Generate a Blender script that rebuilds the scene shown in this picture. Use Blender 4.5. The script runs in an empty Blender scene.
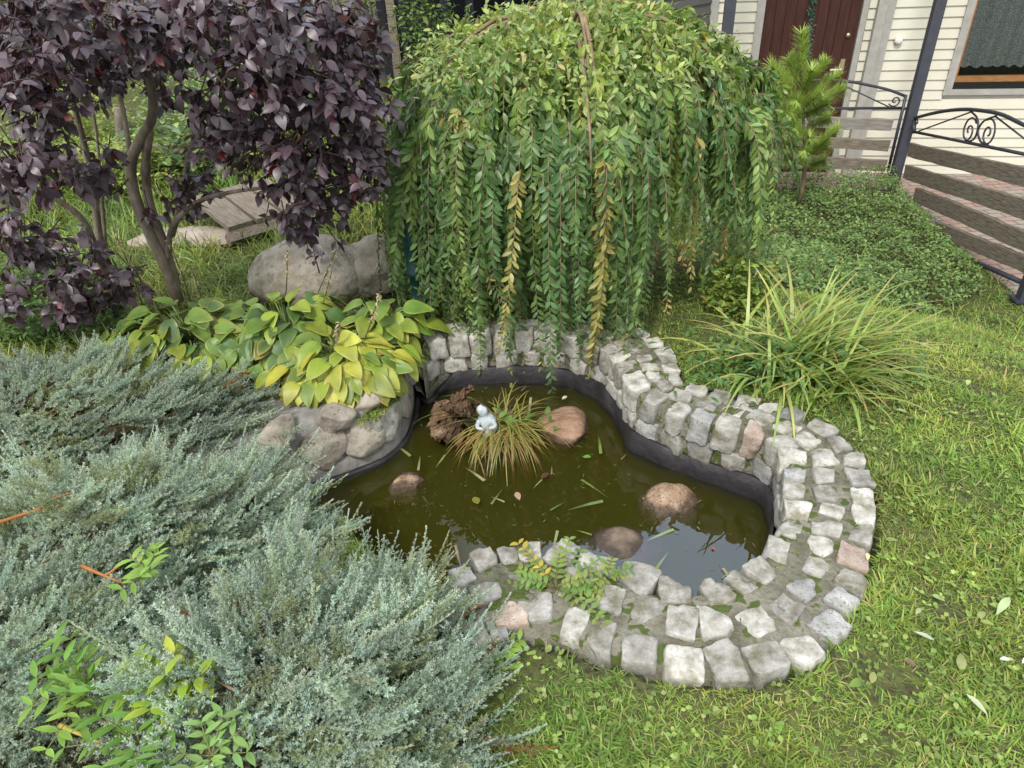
import bpy, bmesh, math
import numpy as np
from mathutils import Matrix, Vector

# ------------------------------------------------------------------ basics
sc = bpy.context.scene
COL = sc.collection
F = 700.0; CAMH = 1.6
_d = np.array([58., -1048., -F]); _d /= np.linalg.norm(_d)
_u = -_d; _y = np.array([0, 0, -1.]); _y -= _u * (_y @ _u); _y /= np.linalg.norm(_y)
R = np.stack([np.cross(_y, _u), _y, _u])


def ray(px, py):
    return R @ np.array([px - 512., -(py - 384.), -F])


def P(px, py, z=0.0):
    r = ray(px, py); t = (z - CAMH) / r[2]
    return np.array([r[0] * t, r[1] * t, z])


def PY(px, py, yy):
    r = ray(px, py); t = yy / r[1]
    return np.array([r[0] * t, yy, CAMH + r[2] * t])


def PT(px, py, z0=0.0):
    """ray down onto the terrain"""
    z = z0
    for _ in range(12):
        p = P(px, py, z); z = 0.5 * z + 0.5 * float(hz(p[0], p[1]))
    return P(px, py, z)


def project(p):
    q = (np.asarray(p, float) - np.array([0, 0, CAMH])) @ R
    w = np.where(-q[..., 2] > 0.05, -q[..., 2], 0.05)
    return np.stack([512 + F * q[..., 0] / w, 384 - F * q[..., 1] / w], -1), -q[..., 2]


def in_view(p, m=160):
    s, dep = project(p)
    return (s[..., 0] > -m) & (s[..., 0] < 1024 + m) & (s[..., 1] > -m) & (s[..., 1] < 768 + m) & (dep > 0.15)


def tag(o, label=None, cat=None, group=None, kind=None):
    if label: o['label'] = label
    if cat: o['category'] = cat
    if group: o['group'] = group
    if kind: o['kind'] = kind
    return o


def thing(name, label, cat, loc=(0, 0, 0), group=None):
    o = bpy.data.objects.new(name, None); COL.objects.link(o)
    o.location = [float(v) for v in loc]; o.empty_display_size = 0.05
    return tag(o, label, cat, group)


def link(name, me, mat, parent=None):
    if mat is not None and not me.materials: me.materials.append(mat)
    o = bpy.data.objects.new(name, me); COL.objects.link(o)
    if parent is not None:
        o.parent = parent
        if parent.type == 'EMPTY': o.matrix_parent_inverse = Matrix.Translation(-Vector(parent.location))
    return o


class MB:
    def __init__(s): s.V = []; s.Fc = []; s.C = []; s.n = 0

    def add(s, v, faces, col=None):
        v = np.asarray(v, float).reshape(-1, 3)
        for f in faces:
            f = np.asarray(f, np.int64)
            if f.size: s.Fc.append(f + s.n)
        s.V.append(v); s.n += len(v)
        c = np.ones((len(v), 3)) if col is None else np.broadcast_to(np.asarray(col, float), (len(v), 3))
        s.C.append(c); return s

    def inst(s, T, M, loc, col, col2=None):
        """T=(verts, faces, w): many copies with matrices M (K,3,3)"""
        tv, tf, w = T; K = len(loc); n = len(tv)
        if K == 0: return s
        v = np.einsum('kij,nj->kni', M, tv) + np.asarray(loc)[:, None, :]
        off = (np.arange(K) * n)[:, None, None]
        c = np.broadcast_to(np.asarray(col, float), (K, 3))[:, None, :]
        if col2 is not None:
            c2 = np.broadcast_to(np.asarray(col2, float), (K, 3))[:, None, :]
            c = c * (1 - w[None, :, None]) + c2 * w[None, :, None]
        else: c = np.broadcast_to(c, (K, n, 3))
        s.add(v.reshape(-1, 3), [(np.asarray(f)[None] + off).reshape(-1, np.asarray(f).shape[1]) for f in tf], c.reshape(-1, 3))
        return s

    def box(s, lo, hi, M=None, o=None, col=None):
        lo = np.asarray(lo, float); hi = np.asarray(hi, float)
        v = np.array([[x, y, z] for x in (lo[0], hi[0]) for y in (lo[1], hi[1]) for z in (lo[2], hi[2])])
        if M is not None: v = v @ np.asarray(M).T
        if o is not None: v = v + o
        return s.add(v, [[(0, 1, 3, 2), (4, 6, 7, 5), (0, 4, 5, 1), (2, 3, 7, 6), (0, 2, 6, 4), (1, 5, 7, 3)]], col)

    def tube(s, pts, rad, n=7, col=None):
        pts = np.asarray(pts, float); m = len(pts); rad = np.broadcast_to(np.asarray(rad, float), (m,))
        t = np.gradient(pts, axis=0); t /= np.linalg.norm(t, axis=1)[:, None] + 1e-9
        ref = np.array([0, 0, 1.]) if abs(t[0, 2]) < .9 else np.array([1., 0, 0])
        a = ref - t[0] * (ref @ t[0]); a /= np.linalg.norm(a); A = [a]
        for i in range(1, m):
            a = A[-1] - t[i] * (A[-1] @ t[i]); a /= np.linalg.norm(a) + 1e-9; A.append(a)
        A = np.array(A); B = np.cross(t, A); th = np.arange(n) * 2 * np.pi / n
        v = pts[:, None] + rad[:, None, None] * (A[:, None] * np.cos(th)[None, :, None] + B[:, None] * np.sin(th)[None, :, None])
        i = np.arange(m - 1)[:, None] * n; j = np.arange(n)[None]; k = (j + 1) % n
        q = np.stack([i + j, i + k, i + n + k, i + n + j], -1).reshape(-1, 4)
        f = [q, [tuple(range(n - 1, -1, -1))], [tuple((m - 1) * n + x for x in range(n))]]
        return s.add(v.reshape(-1, 3), f, col)

    def mesh(s, name, smooth=True):
        V = np.concatenate(s.V); C = np.concatenate(s.C)
        loops = np.concatenate([f.ravel() for f in s.Fc]); sizes = np.concatenate([np.full(len(f), f.shape[1]) for f in s.Fc])
        me = bpy.data.meshes.new(name)
        me.vertices.add(len(V)); me.vertices.foreach_set('co', V.astype(np.float32).ravel())
        me.loops.add(len(loops)); me.loops.foreach_set('vertex_index', loops.astype(np.int32))
        me.polygons.add(len(sizes)); st = np.concatenate([[0], np.cumsum(sizes)[:-1]])
        me.polygons.foreach_set('loop_start', st.astype(np.int32))
        me.polygons.foreach_set('use_smooth', np.full(len(sizes), smooth))
        me.update(calc_edges=True)
        a = me.color_attributes.new('Col', 'FLOAT_COLOR', 'POINT')
        a.data.foreach_set('color', np.concatenate([C, np.ones((len(C), 1))], 1).astype(np.float32).ravel())
        return me

    def build(s, name, mat, parent=None, smooth=True):
        return link(name, s.mesh(name, smooth), mat, parent)


def nrm(a): return a / (np.linalg.norm(a, axis=-1, keepdims=True) + 1e-9)


def frames(d, up):
    """matrices with columns (side, dir, normal)"""
    d = nrm(np.asarray(d, float)); up = np.broadcast_to(np.asarray(up, float), d.shape)
    sd = nrm(np.cross(d, up)); nn = np.cross(sd, d)
    return np.stack([sd, d, nn], -1)


def azel(az, el): return np.stack([np.cos(el) * np.cos(az), np.cos(el) * np.sin(az), np.sin(el)], -1)


def scl(M, s): return M * np.asarray(s)[:, None, None] if np.ndim(s) == 1 else M * np.asarray(s)[:, None, :]


def jit(rs, c, K, a=.2, h=.06):
    c = np.asarray(c, float)
    return np.clip(c * (1 + rs.uniform(-a, a, (K, 1))) * (1 + rs.uniform(-h, h, (K, 3))), 0, 1)


def mixc(rs, cols, probs, K, a=.2):
    idx = rs.choice(len(cols), K, p=np.array(probs) / sum(probs))
    return jit(rs, np.array(cols)[idx], K, a)


def leaf(n=5, wid=.4, fold=.25, droop=.3, peak=.45, rip=0.0):
    """blade along +Y of length 1"""
    t = np.linspace(0, 1, n + 1); e = math.log(.5) / math.log(peak)
    w = wid / 2 * np.sin(np.pi * np.clip(t ** e, 0, 1)) ** .85; w[-1] = 0.004; w[0] = .012
    z = -droop * t ** 2
    rows = []
    for i in range(n + 1):
        rp = rip * (1 if i % 2 else -1)
        rows += [(-w[i], t[i], z[i] + fold * w[i] + rp), (0, t[i], z[i]), (w[i], t[i], z[i] + fold * w[i] - rp)]
    q = []
    for i in range(n):
        a = i * 3; q += [(a, a + 1, a + 4, a + 3), (a + 1, a + 2, a + 5, a + 4)]
    wv = np.array([v for i in range(n + 1) for v in (1, .0, 1)]) * .6 + np.repeat(t, 3) ** 3 * .4
    return np.array(rows), [np.array(q)], np.clip(wv, 0, 1)


def blade(n=4, wid=.05, bend=.5):
    t = np.linspace(0, 1, n + 1); w = wid / 2 * (1 - t ** 2.2) + .002
    a = bend * t; y = np.cumsum(np.concatenate([[0], np.cos(a[1:])])) / n; z = -np.cumsum(np.concatenate([[0], np.sin(a[1:])])) / n
    rows = []
    for i in range(n + 1): rows += [(-w[i], y[i], z[i]), (w[i], y[i], z[i] + w[i] * .3)]
    q = [(2 * i, 2 * i + 1, 2 * i + 3, 2 * i + 2) for i in range(n)]
    return np.array(rows), [np.array(q)], np.repeat(t ** 1.5, 2)


def catmull(p, n, closed=False):
    p = np.asarray(p, float); m = len(p)
    q = np.concatenate([p[-1:], p, p[:2]]) if closed else np.concatenate([2 * p[:1] - p[1:2], p, 2 * p[-1:] - p[-2:-1]])
    out = []; segs = m if closed else m - 1
    for i in range(segs):
        a, b, c, d = q[i], q[i + 1], q[i + 2], q[i + 3]
        for t in np.linspace(0, 1, 12, endpoint=False):
            out.append(.5 * (2 * b + (c - a) * t + (2 * a - 5 * b + 4 * c - d) * t * t + (3 * b - a - 3 * c + d) * t ** 3))
    if not closed: out.append(p[-1])
    out = np.array(out); 
    if closed: out = np.concatenate([out, out[:1]])
    L = np.concatenate([[0], np.cumsum(np.linalg.norm(np.diff(out, axis=0), axis=1))])
    s = np.linspace(0, L[-1], n + (1 if closed else 0))
    r = np.stack([np.interp(s, L, out[:, k]) for k in range(p.shape[1])], -1)
    return r[:-1] if closed else r


def inside(x, y, poly):
    x = np.asarray(x, float); y = np.asarray(y, float); r = np.zeros(x.shape, bool)
    for i in range(len(poly)):
        x0, y0 = poly[i - 1]; x1, y1 = poly[i]
        if y0 == y1: continue
        c = ((y0 > y) != (y1 > y)) & (x < (x1 - x0) * (y - y0) / (y1 - y0) + x0); r ^= c
    return r


def sst(a, b, x):
    t = np.clip((x - a) / (b - a), 0, 1); return t * t * (3 - 2 * t)


_rsn = np.random.RandomState(5)
_nk = _rsn.normal(size=(24, 2)); _np_ = _rsn.uniform(0, 6.28, 24)


def noise2(x, y, s=1.0):
    v = 0
    for i in range(24): v = v + np.sin((_nk[i, 0] * x + _nk[i, 1] * y) * s * (1 + i * .12) + _np_[i])
    return v / 4.9      # about unit variance


# ------------------------------------------------------------------ materials
def newmat(name):
    m = bpy.data.materials.new(name); m.use_nodes = True; nt = m.node_tree
    for n in list(nt.nodes): nt.nodes.remove(n)
    out = nt.nodes.new('ShaderNodeOutputMaterial'); return m, nt, out


def N(nt, t, **k):
    n = nt.nodes.new(t)
    for a, b in k.items(): setattr(n, a, b)
    return n


def leafmat(name, rough=.5, trans=.25, spec=.5, vary=.35, vscale=9.0, tint=(1, 1, 1)):
    m, nt, out = newmat(name); L = nt.links.new
    at = N(nt, 'ShaderNodeAttribute', attribute_name='Col')
    tc = N(nt, 'ShaderNodeTexCoord'); no = N(nt, 'ShaderNodeTexNoise'); no.inputs['Scale'].default_value = vscale; no.inputs['Detail'].default_value = 3
    L(tc.outputs['Object'], no.inputs['Vector'])
    mr = N(nt, 'ShaderNodeMapRange'); mr.inputs['From Min'].default_value = .3; mr.inputs['From Max'].default_value = .7
    mr.inputs['To Min'].default_value = 1 - vary; mr.inputs['To Max'].default_value = 1 + vary
    L(no.outputs['Fac'], mr.inputs['Value'])
    mu = N(nt, 'ShaderNodeVectorMath', operation='SCALE'); L(at.outputs['Color'], mu.inputs[0]); L(mr.outputs[0], mu.inputs['Scale'])
    b = N(nt, 'ShaderNodeBsdfPrincipled'); L(mu.outputs[0], b.inputs['Base Color']); b.inputs['Roughness'].default_value = rough
    b.inputs['Specular IOR Level'].default_value = spec
    if trans > 0:
        tr = N(nt, 'ShaderNodeBsdfTranslucent'); t2 = N(nt, 'ShaderNodeVectorMath', operation='MULTIPLY'); t2.inputs[1].default_value = (1.25 * tint[0], 1.2 * tint[1], .7 * tint[2])
        L(mu.outputs[0], t2.inputs[0]); L(t2.outputs[0], tr.inputs['Color'])
        mx = N(nt, 'ShaderNodeMixShader'); mx.inputs[0].default_value = trans; L(b.outputs[0], mx.inputs[1]); L(tr.outputs[0], mx.inputs[2]); L(mx.outputs[0], out.inputs['Surface'])
    else: L(b.outputs[0], out.inputs['Surface'])
    return m


def noisemat(name, stops, scale=8., rough=.8, bump=.3, bscale=None, detail=6., stretch=(1, 1, 1), coord='Object', spec=.3, randomize=0., speck=None, metal=0., dist=.02, wet=False, moss=None):
    m, nt, out = newmat(name); L = nt.links.new
    tc = N(nt, 'ShaderNodeTexCoord'); mp = N(nt, 'ShaderNodeMapping'); mp.inputs['Scale'].default_value = stretch
    L(tc.outputs[coord], mp.inputs['Vector'])
    vec = mp.outputs[0]
    oi = N(nt, 'ShaderNodeObjectInfo')
    if randomize:
        ad = N(nt, 'ShaderNodeVectorMath', operation='ADD'); sc_ = N(nt, 'ShaderNodeMath', operation='MULTIPLY'); sc_.inputs[1].default_value = 37.
        L(oi.outputs['Random'], sc_.inputs[0]); L(vec, ad.inputs[0]); L(sc_.outputs[0], ad.inputs[1]); vec = ad.outputs[0]
    no = N(nt, 'ShaderNodeTexNoise'); no.inputs['Scale'].default_value = scale; no.inputs['Detail'].default_value = detail; no.inputs['Roughness'].default_value = .62
    L(vec, no.inputs['Vector'])
    cr = N(nt, 'ShaderNodeValToRGB'); e = cr.color_ramp.elements
    e[0].position = stops[0][0]; e[0].color = (*stops[0][1], 1); e[1].position = stops[-1][0]; e[1].color = (*stops[-1][1], 1)
    for p_, c in stops[1:-1]: x = e.new(p_); x.color = (*c, 1)
    L(no.outputs['Fac'], cr.inputs[0]); col = cr.outputs[0]
    if speck:
        vo = N(nt, 'ShaderNodeTexNoise'); vo.inputs['Scale'].default_value = speck[0]; vo.inputs['Detail'].default_value = 2; L(vec, vo.inputs['Vector'])
        mr = N(nt, 'ShaderNodeMapRange'); mr.inputs['From Min'].default_value = speck[2]; mr.inputs['From Max'].default_value = speck[2] + .06; L(vo.outputs['Fac'], mr.inputs['Value'])
        mx = N(nt, 'ShaderNodeMix', data_type='RGBA'); mx.inputs['B'].default_value = (*speck[1], 1); L(mr.outputs[0], mx.inputs['Factor']); L(col, mx.inputs['A']); col = mx.outputs['Result']
    if moss:
        ge = N(nt, 'ShaderNodeNewGeometry'); nm = N(nt, 'ShaderNodeTexNoise'); nm.inputs['Scale'].default_value = 11.; nm.inputs['Detail'].default_value = 7; nm.inputs['Roughness'].default_value = .7; L(ge.outputs['Position'], nm.inputs['Vector'])
        mm_ = N(nt, 'ShaderNodeMapRange'); mm_.inputs['From Min'].default_value = .52; mm_.inputs['From Max'].default_value = .66; mm_.inputs['To Max'].default_value = .8; L(nm.outputs['Fac'], mm_.inputs['Value'])
        mxm = N(nt, 'ShaderNodeMix', data_type='RGBA'); mxm.inputs['B'].default_value = (*moss, 1); L(mm_.outputs[0], mxm.inputs['Factor']); L(col, mxm.inputs['A']); col = mxm.outputs['Result']
    if randomize:
        mr2 = N(nt, 'ShaderNodeMapRange'); mr2.inputs['To Min'].default_value = 1 - randomize; mr2.inputs['To Max'].default_value = 1 + randomize * .5; L(oi.outputs['Random'], mr2.inputs['Value'])
        vm = N(nt, 'ShaderNodeVectorMath', operation='SCALE'); L(col, vm.inputs[0]); L(mr2.outputs[0], vm.inputs['Scale']); col = vm.outputs[0]
    if wet:
        ge = N(nt, 'ShaderNodeNewGeometry'); sp_ = N(nt, 'ShaderNodeSeparateXYZ'); L(ge.outputs['Position'], sp_.inputs[0]); ma = N(nt, 'ShaderNodeMath', operation='MULTIPLY_ADD'); ma.inputs[1].default_value = .03; L(no.outputs['Fac'], ma.inputs[0]); L(sp_.outputs['Z'], ma.inputs[2])
        mw = N(nt, 'ShaderNodeMapRange'); mw.inputs['From Min'].default_value = -.178; mw.inputs['From Max'].default_value = -.165; mw.inputs['To Min'].default_value = .3; L(ma.outputs[0], mw.inputs['Value'])
        vw = N(nt, 'ShaderNodeVectorMath', operation='SCALE'); L(col, vw.inputs[0]); L(mw.outputs[0], vw.inputs['Scale']); col = vw.outputs[0]
    b = N(nt, 'ShaderNodeBsdfPrincipled'); L(col, b.inputs['Base Color']); b.inputs['Roughness'].default_value = rough; b.inputs['Specular IOR Level'].default_value = spec; b.inputs['Metallic'].default_value = metal
    if bump:
        n2 = N(nt, 'ShaderNodeTexNoise'); n2.inputs['Scale'].default_value = bscale or scale * 3; n2.inputs['Detail'].default_value = 5; L(vec, n2.inputs['Vector'])
        bp = N(nt, 'ShaderNodeBump'); bp.inputs['Strength'].default_value = bump; bp.inputs['Distance'].default_value = dist; L(n2.outputs['Fac'], bp.inputs['Height']); L(bp.outputs[0], b.inputs['Normal'])
    L(b.outputs[0], out.inputs['Surface']); return m


def plain(name, c, rough=.6, spec=.4, metal=0.):
    return noisemat(name, [(.3, tuple(x * .85 for x in c)), (.7, tuple(min(1, x * 1.12) for x in c))], 14., rough, .12, 60., spec=spec, metal=metal, dist=.004)


M = {}
M['soil'] = noisemat('soil', [(.3, (.022, .017, .011)), (.55, (.05, .04, .026)), (.75, (.085, .07, .045))], 9., .95, .8, 40., speck=(60., (.06, .075, .02), .62))
M['lawn_soil'] = noisemat('lawn_soil', [(.3, (.045, .04, .018)), (.5, (.08, .088, .03)), (.72, (.12, .14, .04))], 40., .95, .9, 50., speck=(45., (.05, .038, .025), .6))
M['granite'] = noisemat('granite', [(.3, (.14, .13, .095)), (.42, (.27, .255, .215)), (.56, (.41, .395, .36)), (.75, (.55, .54, .515))], 20., .85, .75, 50., randomize=.32, moss=(.15, .14, .075), speck=(150., (.3, .285, .26), .6), dist=.008)
M['pink_granite'] = noisemat('pink_granite', [(.28, (.28, .2, .16)), (.5, (.42, .33, .27)), (.75, (.55, .47, .41))], 22., .85, .6, 55., randomize=.25, moss=(.15, .12, .075), speck=(150., (.26, .2, .17), .6), dist=.008)
M['dark_granite'] = noisemat('dark_granite', [(.28, (.2, .2, .19)), (.5, (.31, .31, .3)), (.75, (.45, .44, .42))], 22., .85, .6, 55., randomize=.25, moss=(.12, .12, .065), speck=(150., (.16, .16, .15), .6), dist=.008)
M['mortar'] = noisemat('mortar', [(.3, (.075, .075, .04)), (.45, (.15, .14, .105)), (.6, (.23, .215, .175)), (.78, (.32, .3, .26))], 11., .95, .9, 60., speck=(22., (.07, .095, .022), .53), dist=.015)
M['liner'] = noisemat('liner', [(.3, (.012, .011, .013)), (.6, (.026, .023, .026)), (.8, (.06, .055, .055))], 9., .55, .3, 30., spec=.4)
M['field_stone'] = noisemat('field_stone', [(.3, (.17, .15, .12)), (.5, (.31, .275, .225)), (.75, (.46, .425, .365))], 12., .9, .7, 40., randomize=.3, speck=(70., (.15, .13, .09), .62), dist=.01)
M['cement'] = noisemat('cement', [(.3, (.1, .097, .09)), (.5, (.19, .18, .165)), (.75, (.3, .29, .27))], 9., .9, .7, 45., dist=.01)
M['boulder'] = noisemat('boulder', [(.28, (.24, .205, .155)), (.5, (.37, .325, .26)), (.75, (.49, .445, .375))], 7., .92, .8, 34., speck=(18., (.25, .235, .19), .58), moss=(.2, .19, .13), dist=.02)
M['wet_rock'] = noisemat('wet_rock', [(.3, (.23, .13, .07)), (.55, (.33, .23, .155)), (.78, (.56, .47, .39))], 22., .7, .8, 70., dist=.012, spec=.4, speck=(120., (.12, .08, .05), .58), wet=True)
M['red_rock'] = noisemat('red_rock', [(.3, (.16, .09, .055)), (.55, (.29, .18, .12)), (.78, (.4, .29, .21))], 10., .7, .7, 40., stretch=(1, 1.7, 1), dist=.012, wet=True)
M['brown_rock'] = noisemat('brown_rock', [(.3, (.1, .07, .045)), (.55, (.2, .145, .1)), (.78, (.3, .24, .18))], 12., .6, .6, 50., dist=.01, spec=.5, wet=True)
M['bark'] = noisemat('bark', [(.3, (.09, .07, .052)), (.5, (.19, .155, .12)), (.75, (.32, .28, .23))], 16., .9, .9, 50., stretch=(1, 1, .4), dist=.01)
M['dark_twig'] = noisemat('dark_twig', [(.3, (.03, .02, .018)), (.7, (.075, .05, .042))], 20., .8, .3)
M['twig'] = noisemat('twig', [(.3, (.13, .09, .05)), (.7, (.28, .21, .13))], 20., .8, .3)
M['driftwood'] = noisemat('driftwood', [(.3, (.035, .024, .015)), (.48, (.13, .08, .045)), (.6, (.22, .14, .08)), (.78, (.4, .34, .3))], 16., .95, 1., 50., dist=.03)
M['old_wood'] = noisemat('old_wood', [(.28, (.09, .072, .055)), (.5, (.19, .16, .125)), (.75, (.31, .27, .22))], 9., .9, .6, 14., stretch=(1.2, 14, 14), dist=.01)
M['grey_wood'] = noisemat('grey_wood', [(.28, (.14, .125, .11)), (.5, (.25, .225, .2)), (.75, (.36, .33, .3))], 5., .9, .6, 14., stretch=(1.2, 14, 14), dist=.01)
M['iron'] = plain('iron', (.035, .037, .055), .45, .5)
M['post_paint'] = plain('post_paint', (.055, .058, .075), .5, .4)
M['siding'] = noisemat('siding', [(.3, (.58, .56, .45)), (.7, (.66, .64, .54))], 2., .55, .08, 30., dist=.003)
M['trim'] = plain('trim', (.36, .35, .32), .6)
M['shaded_siding'] = noisemat('shaded_siding', [(.3, (.10, .095, .09)), (.7, (.14, .133, .125))], 2., .6, .05, 20., dist=.003)  # wing siding, base colour darkened to stand for the porch shade
M['door_wood'] = noisemat('door_wood', [(.3, (.035, .012, .009)), (.7, (.075, .027, .02))], 6., .45, .2, 20., stretch=(8, 8, .8), dist=.004)
M['window_dark'] = plain('window_dark', (.012, .014, .013), .3)
M['brass'] = plain('brass', (.5, .42, .28), .35, .5, .6)
M['white_plastic'] = plain('white_plastic', (.7, .69, .64), .5)
M['sill'] = noisemat('sill', [(.3, (.22, .1, .035)), (.7, (.34, .17, .06))], 6., .5, .1, stretch=(1, 8, 8))
M['roof'] = plain('roof', (.05, .03, .025), .8)
M['dark_wood'] = noisemat('dark_wood', [(.3, (.008, .009, .013)), (.7, (.02, .022, .032))], 6., .8, .3, stretch=(8, 8, 1))
M['green_paint'] = noisemat('green_paint', [(.3, (.003, .019, .017)), (.7, (.006, .036, .032))], 9., .45, .3, 40., dist=.004)
M['statue'] = noisemat('statue', [(.3, (.3, .35, .37)), (.7, (.52, .58, .6))], 25., .75, .6, 60., dist=.006)
M['paver'] = None
M['leaf'] = leafmat('leaf_green', .5, .28, .45)
M['willow_leaf'] = leafmat('willow_leaf', .40, .32, .5, .2, 5.)
M['plum_leaf'] = leafmat('plum_leaf', .45, .10, .8, .3, 6., tint=(2.2, .45, .5))
M['hosta_leaf'] = leafmat('hosta_leaf', .42, .28, .5, .22, 14.)
M['juniper_needle'] = leafmat('juniper_needle', .65, .3, .3, .22, 3.5)
M['grass_blade'] = leafmat('grass_blade', .55, .3, .35, .3, 2.2)
M['strap_leaf'] = leafmat('strap_leaf', .42, .25, .5, .15, 6.)
M['pine_needle'] = leafmat('pine_needle', .5, .35, .4, .15, 6.)


def pavermat():
    m, nt, out = newmat('brick_paver'); L = nt.links.new
    tc = N(nt, 'ShaderNodeTexCoord'); br = N(nt, 'ShaderNodeTexBrick'); br.inputs['Scale'].default_value = 1.0
    br.inputs['Brick Width'].default_value = .2; br.inputs['Row Height'].default_value = .1; br.inputs['Mortar Size'].default_value = .006
    br.inputs['Color1'].default_value = (.32, .215, .18, 1); br.inputs['Color2'].default_value = (.3, .285, .26, 1); br.inputs['Mortar'].default_value = (.1, .095, .08, 1); br.inputs['Bias'].default_value = -.2
    L(tc.outputs['Object'], br.inputs['Vector'])
    no = N(nt, 'ShaderNodeTexNoise'); no.inputs['Scale'].default_value = 12; L(tc.outputs['Object'], no.inputs['Vector'])
    mx = N(nt, 'ShaderNodeMix', data_type='RGBA', blend_type='OVERLAY'); mx.inputs['Factor'].default_value = .5; L(br.outputs['Color'], mx.inputs['A']); L(no.outputs['Color'], mx.inputs['B'])
    b = N(nt, 'ShaderNodeBsdfPrincipled'); b.inputs['Roughness'].default_value = .85; L(mx.outputs['Result'], b.inputs['Base Color'])
    L(b.outputs[0], out.inputs['Surface']); return m


M['paver'] = pavermat()


def watermat():
    m, nt, out = newmat('pond_water'); L = nt.links.new
    fr = N(nt, 'ShaderNodeFresnel'); fr.inputs['IOR'].default_value = 1.5
    tr = N(nt, 'ShaderNodeBsdfTransparent'); gl = N(nt, 'ShaderNodeBsdfGlossy'); gl.inputs['Roughness'].default_value = .015
    tc = N(nt, 'ShaderNodeTexCoord'); no = N(nt, 'ShaderNodeTexNoise'); no.inputs['Scale'].default_value = 9; no.inputs['Detail'].default_value = 2; L(tc.outputs['Object'], no.inputs['Vector'])
    bp = N(nt, 'ShaderNodeBump'); bp.inputs['Strength'].default_value = .03; bp.inputs['Distance'].default_value = .01; L(no.outputs['Fac'], bp.inputs['Height'])
    L(bp.outputs[0], gl.inputs['Normal']); L(bp.outputs[0], fr.inputs['Normal'])
    mx = N(nt, 'ShaderNodeMixShader'); L(fr.outputs[0], mx.inputs[0]); L(tr.outputs[0], mx.inputs[1]); L(gl.outputs[0], mx.inputs[2]); L(mx.outputs[0], out.inputs['Surface'])
    vs = N(nt, 'ShaderNodeVolumeScatter'); vs.inputs['Color'].default_value = (.52, .56, .10, 1); vs.inputs['Density'].default_value = 5.2
    va = N(nt, 'ShaderNodeVolumeAbsorption'); va.inputs['Color'].default_value = (.42, .34, .03, 1); va.inputs['Density'].default_value = 17.
    ad = N(nt, 'ShaderNodeAddShader'); L(vs.outputs[0], ad.inputs[0]); L(va.outputs[0], ad.inputs[1]); L(ad.outputs[0], out.inputs['Volume'])
    return m


M['water'] = watermat()


def glassmat():
    m, nt, out = newmat('window_glass'); L = nt.links.new
    fr = N(nt, 'ShaderNodeFresnel'); fr.inputs['IOR'].default_value = 1.5
    tr = N(nt, 'ShaderNodeBsdfTransparent'); tr.inputs[0].default_value = (.8, .85, .83, 1); gl = N(nt, 'ShaderNodeBsdfGlossy'); gl.inputs['Roughness'].default_value = .02
    mx = N(nt, 'ShaderNodeMixShader'); L(fr.outputs[0], mx.inputs[0]); L(tr.outputs[0], mx.inputs[1]); L(gl.outputs[0], mx.inputs[2]); L(mx.outputs[0], out.inputs['Surface']); return m


M['glass'] = glassmat()

# ------------------------------------------------------------------ pond outline (metres, seen from above)
WZ = -0.20          # water level
TOPZ = 0.06         # top of the stones
inner_px = [(422, 352), (432, 341), (455, 336), (490, 333), (530, 332), (565, 335), (586, 341), (603, 348), (613, 358), (619, 366), (626, 378), (637, 394), (664, 406), (686, 415), (715, 424), (745, 433), (768, 440), (782, 453), (785, 480), (782, 506), (776, 526), (761, 551), (745, 567), (724, 579), (700, 587), (657, 587), (618, 572), (577, 560), (550, 551), (520, 548), (485, 559), (446, 572)]
outer_px = [(425, 325), (455, 317), (490, 313), (530, 312), (565, 312), (600, 316), (632, 325), (655, 336), (672, 352), (679, 366), (688, 380), (709, 388), (740, 392), (770, 398), (795, 406), (820, 419), (838, 432), (858, 447), (874, 478), (881, 508), (877, 550), (862, 592), (838, 630), (808, 660), (765, 674), (720, 677), (680, 674), (640, 664), (600, 655), (560, 640), (530, 634), (500, 640), (470, 652)]
inner_c = catmull([P(x, y, TOPZ)[:2] for x, y in inner_px], 240)
outer_c = catmull([P(x, y, TOPZ)[:2] for x, y in outer_px], 240)
left_w = [P(x, y, WZ)[:2] for x, y in [(352, 560), (308, 528), (292, 502), (310, 485), (345, 474), (385, 457), (405, 438), (413, 415), (416, 392)]]
pond_poly = catmull(np.concatenate([inner_c[::6], [inner_c[-1] + np.array([-.12, .01])], left_w]), 260, True)
wall_poly = np.concatenate([outer_c, pond_poly[::-1][:0], [outer_c[-1] + [-.1, 0.05]], left_w, inner_c[:1]])
foot_poly = wall_poly


def edge_dist(x, y, poly):
    p = np.stack([np.asarray(x), np.asarray(y)], -1)[..., None, :]
    return np.sqrt(((p - poly) ** 2).sum(-1)).min(-1)


def hz(x, y):
    """height of the ground"""
    x = np.asarray(x, float); y = np.asarray(y, float)
    s = (x - 1.25) * .70 + (y - 2.35) * .71
    w = sst(-.2, 1.6, x)
    s2 = (y - 5.0)
    z = -.87 * np.maximum(sst(.1, 3.0, s) * w, sst(0, 3.0, s2) * w)
    z = z + .032 * np.exp(-(edge_dist(x, y, outer_c[::4]) / .22) ** 2)
    return z + .012 * noise2(x, y, 2.2) * (1 - sst(4, 9, np.hypot(x, y)))


porch_poly = np.array([[PY(888, 172, 6.9)[0] - 2.9, 7.55], PY(893, 172, 6.95)[:2], P(1019, 297, -.84)[:2] + [.05, 0], P(1019, 297, -.84)[:2] + [.9, -1.6], [12, 3], [12, 9], [1.8, 9]])
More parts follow.
